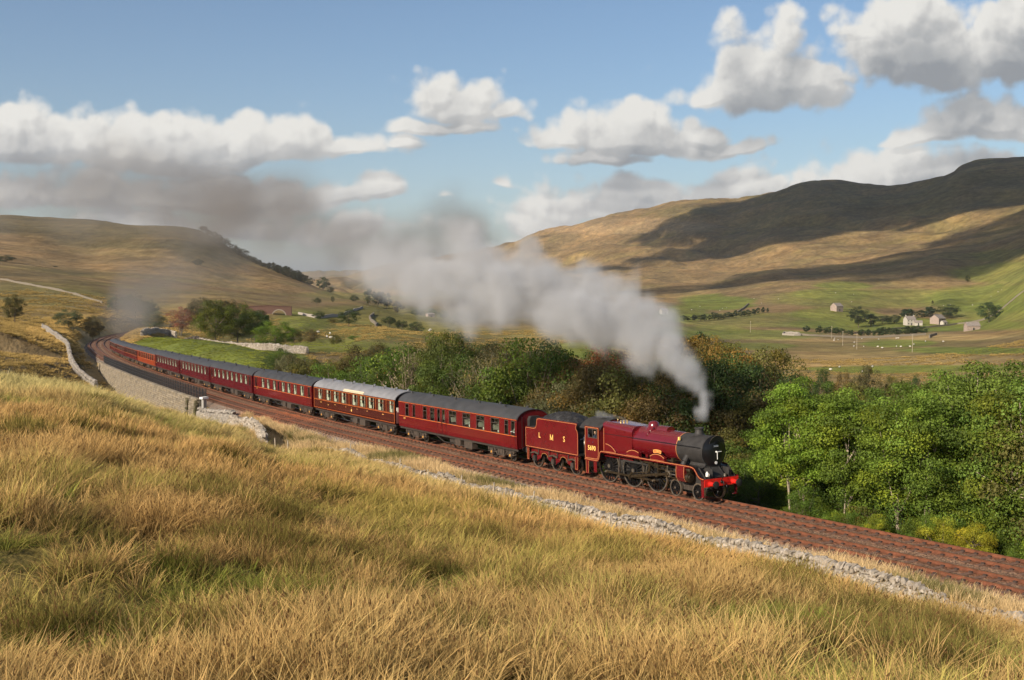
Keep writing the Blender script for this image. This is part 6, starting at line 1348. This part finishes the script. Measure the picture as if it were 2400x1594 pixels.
house(2198,747,1085,12,9,5,3.4,40,BARNM,'stone barn right of the farmhouse',1,0)
house(2212,746,1075,5,4,2.5,1.6,30,WASH,'small pale lean-to beside the right hand barn',0,0,name='farm_outbuilding',cat='outbuilding')
house(1961,729,1200,10,8,5,3.2,35,BARNM,'lone stone field barn on the hillside left of the farm',0,0)
house(2278,771,880,10,6,3.6,2.6,5,BARNM,'lone stone field barn in the rough pasture right of the farm',0,0)
house(1556,737,1150,7,6,3.5,2.2,20,WASH,'tiny pale building seen at the edge of the smoke',0,0)
house(1008,739,820,5,4,3,.8,30,BARNM,'small ruined stone hut on the brow',0,0,name='stone_hut',cat='hut')
far_wall([(1834,791,860),(1860,792,850),(1876,790,850),(1872,786,870),(1838,786,880),(1834,791,860)], 'pale sheep pen left of the plantation row', 1.5, .8, LIMEW)
# overbridge on the far curve
def bridge():
    x, y, _ = W(630, 745, 545); z = W(630, 752, 545)[2]; M = Matrix.Translation((x,y,z)) @ Matrix.Rotation(math.radians(8), 4, 'Z'); t = empty('stone_bridge', M); tag(t, 'red stone arched bridge among trees on the left slope', 'bridge')
    arcs = [(-5.2,2.2),(4.8,3.0)]; top = 7.2; P = [(-10.5,0),(-10.5,top-.6),(0,top),(10.5,top-.6),(10.5,0)]
    for c, r in arcs[::-1]: P += [(c+r,0),(c+r,2.0)]+[(c+math.cos(a)*r, 2.0+math.sin(a)*r) for a in np.linspace(0, math.pi, 11)][1:-1]+[(c-r,2.0),(c-r,0)]
    n = len(P)
    import bmesh
    b = bmesh.new(); vs = [b.verts.new((p[0],-2.5,p[1])) for p in P]; f = b.faces.new(vs); ex = bmesh.ops.extrude_face_region(b, geom=[f]); bmesh.ops.translate(b, vec=(0,5,0), verts=[v for v in ex['geom'] if isinstance(v, bmesh.types.BMVert)]); bmesh.ops.triangulate(b, faces=b.faces[:]); bmesh.ops.recalc_face_normals(b, faces=b.faces[:])
    me = bpy.data.meshes.new('arch_wall'); b.to_mesh(me); b.free(); me.materials.append(BRIK); obj('arch_wall', me, t)
    for c, r in arcs:
        m_ = MB(); Q = [(c+math.cos(a)*r, 2.0+math.sin(a)*r) for a in np.linspace(0, math.pi, 13)]; Q2 = [(c+math.cos(a)*(r+.5), 2.0+math.sin(a)*(r+.5)) for a in np.linspace(math.pi, 0, 13)]; m_.prism(Q+Q2, -2.6, -2.5, 'xz'); m_.build('arch_ring', ASHL, t)
    m_ = MB(); m_.prism([(-10.7,top-.65),(0,top-.05),(10.7,top-.65),(10.7,top-.4),(0,top+.2),(-10.7,top-.4)], -2.75, -2.3, 'xz'); m_.build('parapet', BRIK, t)
bridge()
# heap of dead branches
def brush():
    x, y, _ = W(452, 792, 330); z = gz(x, y); t = empty('branch_heap', Matrix.Translation((x,y,z))); tag(t, 'dark heap of dead branches and logs at the edge of the green field', 'branch heap'); DW = mat('dead_wood', (.075,.06,.05), .9, nscale=3, namt=.5); PW = mat('pale_dead_wood', (.22,.19,.16), .9)
    r = random.Random(5)
    for i in range(54):
        a = r.uniform(0, math.pi); l = r.uniform(1.2, 4.2); c = Vector((r.gauss(0, 2.1), r.gauss(0, 1.2), r.uniform(.1, 1.5))); c.z *= max(.15, 1-abs(c.x)/4.5); d = Vector((math.cos(a), math.sin(a)*.6, r.uniform(-.35,.35))).normalized()*l/2
        b = MB(); k = c+Vector((r.uniform(-.2,.2), 0, r.uniform(-.1,.2))); b.cyl(c-d, k, .14, .10, 6, 0); b.cyl(k, c+d, .10, .04, 6, 0); b.build('branch', PW if i < 7 else DW, t)
brush()
# white pole by the line, platform sign post, loudspeaker-like relay box
def simple_post(u, v, Y, h, r, m, lab, name, cat, cap=False):
    x, y, _ = W(u, v, Y); z = gz(x, y); b = MB(); b.cyl((0,0,-.3),(0,0,h),r,r*.85,8); b.cyl((0,0,h),(0,0,h+r),r*.85,r*.3,8)
    if cap: b.box(-.35,.35,-.04,.04,h-.35,h)
    o = b.build(name, m); o.location = (x, y, z); return tag(o, lab, cat)
simple_post(349,816,215,3.0,.05,WHITE,'thin white pole in the green field behind the train','marker_pole','pole')
for u, v, Y, lab in [(19,852,125,'left of two short white marker posts on the near left bank'),(55,868,122,'right of two short white marker posts on the near left bank')]: simple_post(u, v, Y, 1.6, .06, WOOD, lab, 'marker_post', 'post')
x, y, z = tr(81.2, -5.6, -.2); t = empty('lineside_box', Matrix.Translation((float(x),float(y),float(z))) @ Matrix.Rotation(.9, 4, 'Z')); tag(t, 'small white topped lineside box at the end of the railing', 'lineside box')
b = MB(); b.box(-.22,.22,-.18,.18,-.6,.45); b.build('cabinet', mat('grey_cabinet', (.3,.29,.27), .6), t); b = MB(); b.box(-.42,.42,-.28,.28,.45,.68); b.build('lid', WHITE, t)
# slender poles in the valley pasture
for i, (u, v, Y, lab) in enumerate([(1949,800,820,'first wooden pole from the left in the valley pasture'),(1975,812,700,'second wooden pole from the left in the valley pasture'),(2008,822,640,'third wooden pole from the left in the valley pasture'),(2138,830,560,'rightmost wooden pole in the valley pasture'),(1759,760,900,'wooden pole near the left of the dry pasture')]):
    simple_post(u, v, Y, 8.5, .13, WOOD, lab, 'wooden_pole', 'pole', True)
# sheep
def sheep_proto():
    b = MB(); b.lathe((-.5,0,.62), (1,0,0), [(0,.05),(.06,.22),(.3,.30),(.7,.31),(.95,.24),(1.05,.06)], 10, 0); b.cyl((.5,0,.72),(.72,0,.86),.13,.10,8,0); b.lathe((.66,0,.90), (1,0,-.35), [(0,.09),(.08,.11),(.22,.08),(.30,.04)], 8, 1)
    for x in (-.35,.32):
        for y in (-.14,.14): b.cyl((x,y,0),(x,y,.45),.035,.05,6,1)
    b.cyl((-.5,0,.6),(-.58,0,.4),.05,.03,6,0); b.cyl((.72,.1,.98),(.70,.17,.95),.03,.02,5,1); b.cyl((.72,-.1,.98),(.70,-.17,.95),.03,.02,5,1)
    return b.mesh('sheep', [mat('fleece', (.55,.52,.46), .95), mat('sheep_face', (.10,.09,.08), .8)])
SH = sheep_proto(); rs = random.Random(9)
for (u0, v0, Y0, n, su, sv, where) in [(2120,815,650,10,120,8,'in the valley pasture'),(2080,804,780,8,130,5,'in the valley pasture'),(770,803,430,6,26,4,'in the small green field'),(1900,700,1400,6,140,14,'on the green hillside'),(1680,707,1300,5,60,8,'in the bright far field'),(2300,690,1200,6,90,22,'on the green hillside'),(960,765,560,5,60,10,'on the brown slope'),(2000,860,440,4,60,5,'in the valley pasture')]:
    for i in range(n):
        x, y, _ = W(u0+rs.uniform(-su,su), v0+rs.uniform(-sv,sv), Y0*rs.uniform(.95,1.05)); o = bpy.data.objects.new('sheep', SH); COL.objects.link(o); o.location = (x, y, gz(x, y)-.03); o.rotation_euler = (0,0,rs.uniform(0,6.28)); tag(o, f'white sheep grazing {where}', 'sheep', f'sheep {where}')
# glimpses of the caravans and sheds beyond the right hand wood
def shed(u, v, Y, L, Wd, H, rot, wall, roof, lab, name, cat, flat=True):
    x, y, z = W(u, v, Y); t = empty(name, Matrix.Translation((x,y,z)) @ Matrix.Rotation(math.radians(rot), 4, 'Z')); tag(t, lab, cat); b = MB(); b.box(-L/2,L/2,-Wd/2,Wd/2,0 if False else -.0,H); b.build('body', wall, t)
    b = MB(); b.prism([(-Wd/2-.1,H),(0,H+(.12 if flat else .8)),(Wd/2+.1,H),(Wd/2+.1,H+.06),(0,H+(.2 if flat else .9)),(-Wd/2-.1,H+.06)], -L/2-.1, L/2+.1, 'yz'); b.build('roof', roof, t)
    for i in range(3): b = MB(); xx = -L/2+(i+.5)*L/3; b.box(xx-.4,xx+.4,-Wd/2-.02,-Wd/2+.05,H*.5,H*.85); b.build('window', WIN, t)
REDP = mat('red_container_paint', (.42,.015,.02), .5, nscale=1, namt=.2); BLUEP = mat('blue_tarp', (.02,.09,.30), .6)
shed(2263,1104,96,2.2,2.0,1.4,20,REDP,REDP,'red shed glimpsed through the ash trees','shed','shed'); shed(2305,1090,110,7,2.4,1.6,10,WASH,WASH,'white roofed caravan beyond the red shed','caravan','caravan'); shed(2215,1150,84,5,2.2,1.5,-12,WASH,WASH,'white roofed caravan low in the wood','caravan','caravan'); shed(2262,1012,130,6,3,2.2,10,BARNM,WASH,'grey roofed shed high between the ash crowns','shed','shed',False)
shed(2011,1076,100,1.6,1.4,1.0,0,BLUEP,BLUEP,'blue tarpaulin covered hut glimpsed between ash trunks','covered_hut','hut')
# ------------------------------------------------------------------ smoke, and the high clouds whose shadows lie on the fells
def volume_mat(name, color, dens, aniso=.25, absorb=None, from_attr=True):
    m = bpy.data.materials.new(name); m.use_nodes = True; T = NT(m.node_tree); T.n.clear(); pv = T.new('ShaderNodeVolumePrincipled')
    pv.inputs['Color'].default_value = (*color, 1); pv.inputs['Anisotropy'].default_value = aniso
    if from_attr: pv.inputs['Density Attribute'].default_value = 'density'; pv.inputs['Density'].default_value = dens
    else: pv.inputs['Density Attribute'].default_value = ''; pv.inputs['Density'].default_value = dens
    o = T.new('ShaderNodeOutputMaterial'); T.l.new(pv.outputs[0], o.inputs['Volume']); return m
def plume(name, label, pts, m, res, nscale, amp, gain, bmin, bmax, detail=5, origin=None, edge=1.0, seed=0):
    """pts: (x, y, z, radius, density)"""
    me = bpy.data.meshes.new(name); P = np.array(pts, np.float32); me.vertices.add(len(P)); me.vertices.foreach_set('co', P[:,:3].ravel())
    for i, nm in ((3,'rad'),(4,'den')): a = me.attributes.new(nm, 'FLOAT', 'POINT'); a.data.foreach_set('value', P[:,i].copy())
    ng = bpy.data.node_groups.new(name, 'GeometryNodeTree'); ng.interface.new_socket('Geometry', in_out='INPUT', socket_type='NodeSocketGeometry'); ng.interface.new_socket('Geometry', in_out='OUTPUT', socket_type='NodeSocketGeometry')
    T = NT(ng); gi = T.new('NodeGroupInput'); go = T.new('NodeGroupOutput'); mp = T.new('GeometryNodeMeshToPoints'); T.l.new(gi.outputs[0], mp.inputs[0])
    pos = T.new('GeometryNodeInputPosition').outputs[0]; sn = T.new('GeometryNodeSampleNearest'); sn.domain = 'POINT'; T.l.new(gi.outputs[0], sn.inputs[0])
    # warp the lookup so the edges billow
    wn = T.noise(T.vmath('ADD', pos, (seed*13.1, 0, 0)), nscale*.6, 3, .5, out=1); wp = T.vmath('ADD', pos, T.vmath('SCALE', T.vmath('SUBTRACT', wn, (.5,.5,.5)), edge))
    T.l.new(wp, sn.inputs['Sample Position'])
    def samp(val, typ='FLOAT'):
        n = T.new('GeometryNodeSampleIndex'); n.data_type = typ; n.domain = 'POINT'; T.l.new(gi.outputs[0], n.inputs[0]); T.l.new(val, n.inputs['Value']); T.l.new(sn.outputs[0], n.inputs['Index']); return n.outputs[0]
    def na(nm): n = T.new('GeometryNodeInputNamedAttribute'); n.data_type = 'FLOAT'; n.inputs[0].default_value = nm; return n.outputs[0]
    c = samp(T.new('GeometryNodeInputPosition').outputs[0], 'FLOAT_VECTOR'); r = samp(na('rad')); dn = samp(na('den'))
    t = T.math('SUBTRACT', 1.0, T.math('DIVIDE', T.vmath('LENGTH', T.vmath('SUBTRACT', wp, c)), r))
    nz = T.noise(T.vmath('ADD', pos, (seed*7.7, 3.1, 0)), nscale, detail, .58)
    t = T.math('ADD', t, T.math('MULTIPLY', T.math('SUBTRACT', nz, .535), amp))
    d = T.math('MULTIPLY', T.math('MULTIPLY', t, gain, clamp=True), dn)
    vc = T.new('GeometryNodeVolumeCube'); T.l.new(d, vc.inputs['Density']); vc.inputs['Min'].default_value = bmin; vc.inputs['Max'].default_value = bmax
    for i, k in enumerate(('Resolution X','Resolution Y','Resolution Z')): vc.inputs[k].default_value = max(8, int((bmax[i]-bmin[i])/res))
    sm = T.new('GeometryNodeSetMaterial'); sm.inputs['Material'].default_value = m; T.l.new(vc.outputs[0], sm.inputs[0]); T.l.new(sm.outputs[0], go.inputs[0])
    o = obj(name, me); md = o.modifiers.new('plume', 'NODES'); md.node_group = ng; me.materials.append(m); return tag(o, label, kind='stuff')
def path(keys, n, jit, r):      # keys (u, v, Y, radius in photo px, density)
    K = np.array(keys, float); t = np.linspace(0, len(K)-1, n); out = []
    for q in t:
        u, v, Y, rp, dn = [float(np.interp(q, np.arange(len(K)), K[:,i])) for i in range(5)]; x, y, z = W(u, v, Y); R = rp/CF*Y*.86
        out.append((x+r.gauss(0,jit)*R, y+r.gauss(0,jit)*R, z+r.gauss(0,jit)*R, R*r.uniform(.8,1.15), dn))
    return out
rp_ = random.Random(21)
CHX, CHY, CHZ = [float(q) for q in tr(.82)]
near = [(CHX, CHY, CHZ+4.05, .36, 2.2), (CHX-.03, CHY+.02, CHZ+4.4, .45, 2.0), (CHX-.1, CHY+.05, CHZ+4.8, .55, 1.7)]
near += path([(1641,975,67,24,1.5),(1636,945,67.5,32,1.1),(1618,905,68,36,.6),(1588,862,69,52,.55),(1545,815,71,72,.5),(1495,775,73,94,.5),(1440,745,76,105,.5),(1370,722,79,112,.5),(1290,700,83,112,.5),(1215,690,87,108,.48),(1140,675,91,104,.40),(1070,660,96,104,.30),(1000,645,101,104,.2),(920,630,108,100,.12),(840,615,116,95,.07)], 70, .16, rp_)
near += path([(1345,680,80,75,.5),(1300,645,82,60,.42),(1250,615,84,58,.40),(1228,600,85,45,.35)], 10, .12, rp_)
near += path([(1540,760,73,60,.5),(1460,690,76,60,.45),(1400,665,79,60,.42),(1360,650,80,50,.4)], 10, .12, rp_)
near += path([(1180,660,88,80,.38),(1120,610,92,75,.30),(1075,570,96,70,.24),(1090,555,97,60,.2)], 12, .15, rp_)
SM1 = volume_mat('steam_and_smoke', (.78,.795,.82), 1.25, .05)
plume('smoke', 'billowing grey smoke rising from the chimney and rolling back over the wood', near, SM1, .32, .36, 2.1, 2.6, (-30,60,-15), (18.5,128,8), 7, edge=3.4)
rp_ = random.Random(5)
far = path([(1150,560,97,60,.42),(1080,560,102,85,.36),(1000,580,108,95,.28),(900,590,118,100,.20),(800,570,130,110,.17),(700,540,142,125,.19),(610,500,156,130,.18),(500,470,170,135,.14),(380,460,185,130,.11),(250,450,200,130,.08),(100,440,215,130,.06),(-60,430,230,130,.05)], 46, .22, rp_)
far += path([(660,560,146,80,.17),(640,480,152,85,.16),(620,430,158,75,.12),(700,400,165,70,.05)], 10, .2, rp_)
far += path([(980,640,112,90,.14),(860,640,126,80,.08),(720,610,146,80,.07),(560,620,172,90,.05),(420,650,200,100,.07),(320,690,235,90,.09),(300,730,275,60,.14),(330,745,300,50,.14)], 26, .25, rp_)
SM2 = volume_mat('drifting_smoke', (.52,.485,.46), .44, .3)
plume('drifting_smoke', 'thin brownish smoke trailing away to the left across the fell and the sky', far, SM2, 1.15, .13, 1.25, 1.6, (-135,90,-16), (3,312,32), 5, edge=7., seed=3)
# steam at the safety valves
sx, sy, sz = [float(q) for q in tr(8.0)]
st = [(sx-.2*i*.86, sy+.2*i*.5, sz+4.0+.02*i, .10+.02*i, .8) for i in range(10)]
SM3 = volume_mat('leaking_steam', (.95,.95,.96), 1.3, .2)
plume('steam', 'wisp of white steam at the safety valves in front of the cab roof', st, SM3, .06, 2.2, 1.0, 2.0, (sx-2.4,sy-.5,sz+3.7), (sx+.5,sy+1.6,sz+4.5), 4, edge=.25, seed=6)
def sky_clouds():
    import bmesh
    V = []; F = []; r = np.random.default_rng(4)
    sp = [(2600,430,2600,420),(2430,430,2650,400),(2250,460,2750,380),(2080,490,2900,360),(1920,485,3000,330),(1790,500,3050,250),(1725,530,2950,110),(1640,580,2750,90),(1560,600,2700,75),(1490,600,2750,60),(1480,622,2700,80),(1390,640,2750,70),
     (2280,430,2800,300),(2000,450,3100,300),(1860,460,3200,220),(2150,430,3000,300),(2450,400,2750,300),
     (1560,688,1850,62),(1640,672,1880,82),(1730,658,1880,95),(1830,645,1850,112),(1940,628,1850,130),(2050,615,1800,140),(2160,600,1750,150),(2270,580,1720,165),(2390,560,1700,180),(2520,540,1700,190),(2330,525,2000,110),(2450,505,2050,130)]
    for (u, v, Y, R) in sp:
        x, y, z = W(u, v, Y); n = 3 if R > 150 else 2; H = 860
        for j in range(n):
            c = Vector((x,y,z))+SUN_DIR*((H-z)/SUN_DIR.z)+Vector((*(r.normal(0,.3,2)*R), r.normal(0,.12)*R)); b = bmesh.new(); bmesh.ops.create_icosphere(b, subdivisions=3, radius=1); rr = R*r.uniform(.7,1.0)
            for vt in b.verts:
                q = vt.co.copy(); k = 1+.45*mnoise.fractal(q*1.6+Vector((u*.01+j*3,v*.01,0)), .8, 2.1, 4); vt.co = Vector((q.x*rr*1.25, q.y*rr, q.z*rr*.5))*k+c
            o = len(V); b.verts.index_update(); V += [tuple(v_.co) for v_ in b.verts]; F += [tuple(o+v_.index for v_ in f.verts) for f in b.faces]; b.free()
    m = volume_mat('cloud_vapour', (.97,.97,.98), .022, .3, from_attr=False)
    me = mesh_from('high_clouds', V, F, [m]); o = obj('high_clouds', me); tag(o, 'broken cumulus clouds high above the valley', kind='stuff')
sky_clouds()

def haze():
    b = MB(); b.box(-9000, 9000, -60, 12000, -140, 480)
    m = volume_mat('pale_haze', (.93,.96,1.0), 3.6e-5, .3, from_attr=False)
    tag(b.build('haze', m), 'thin pale haze filling the valley', kind='stuff')
haze()
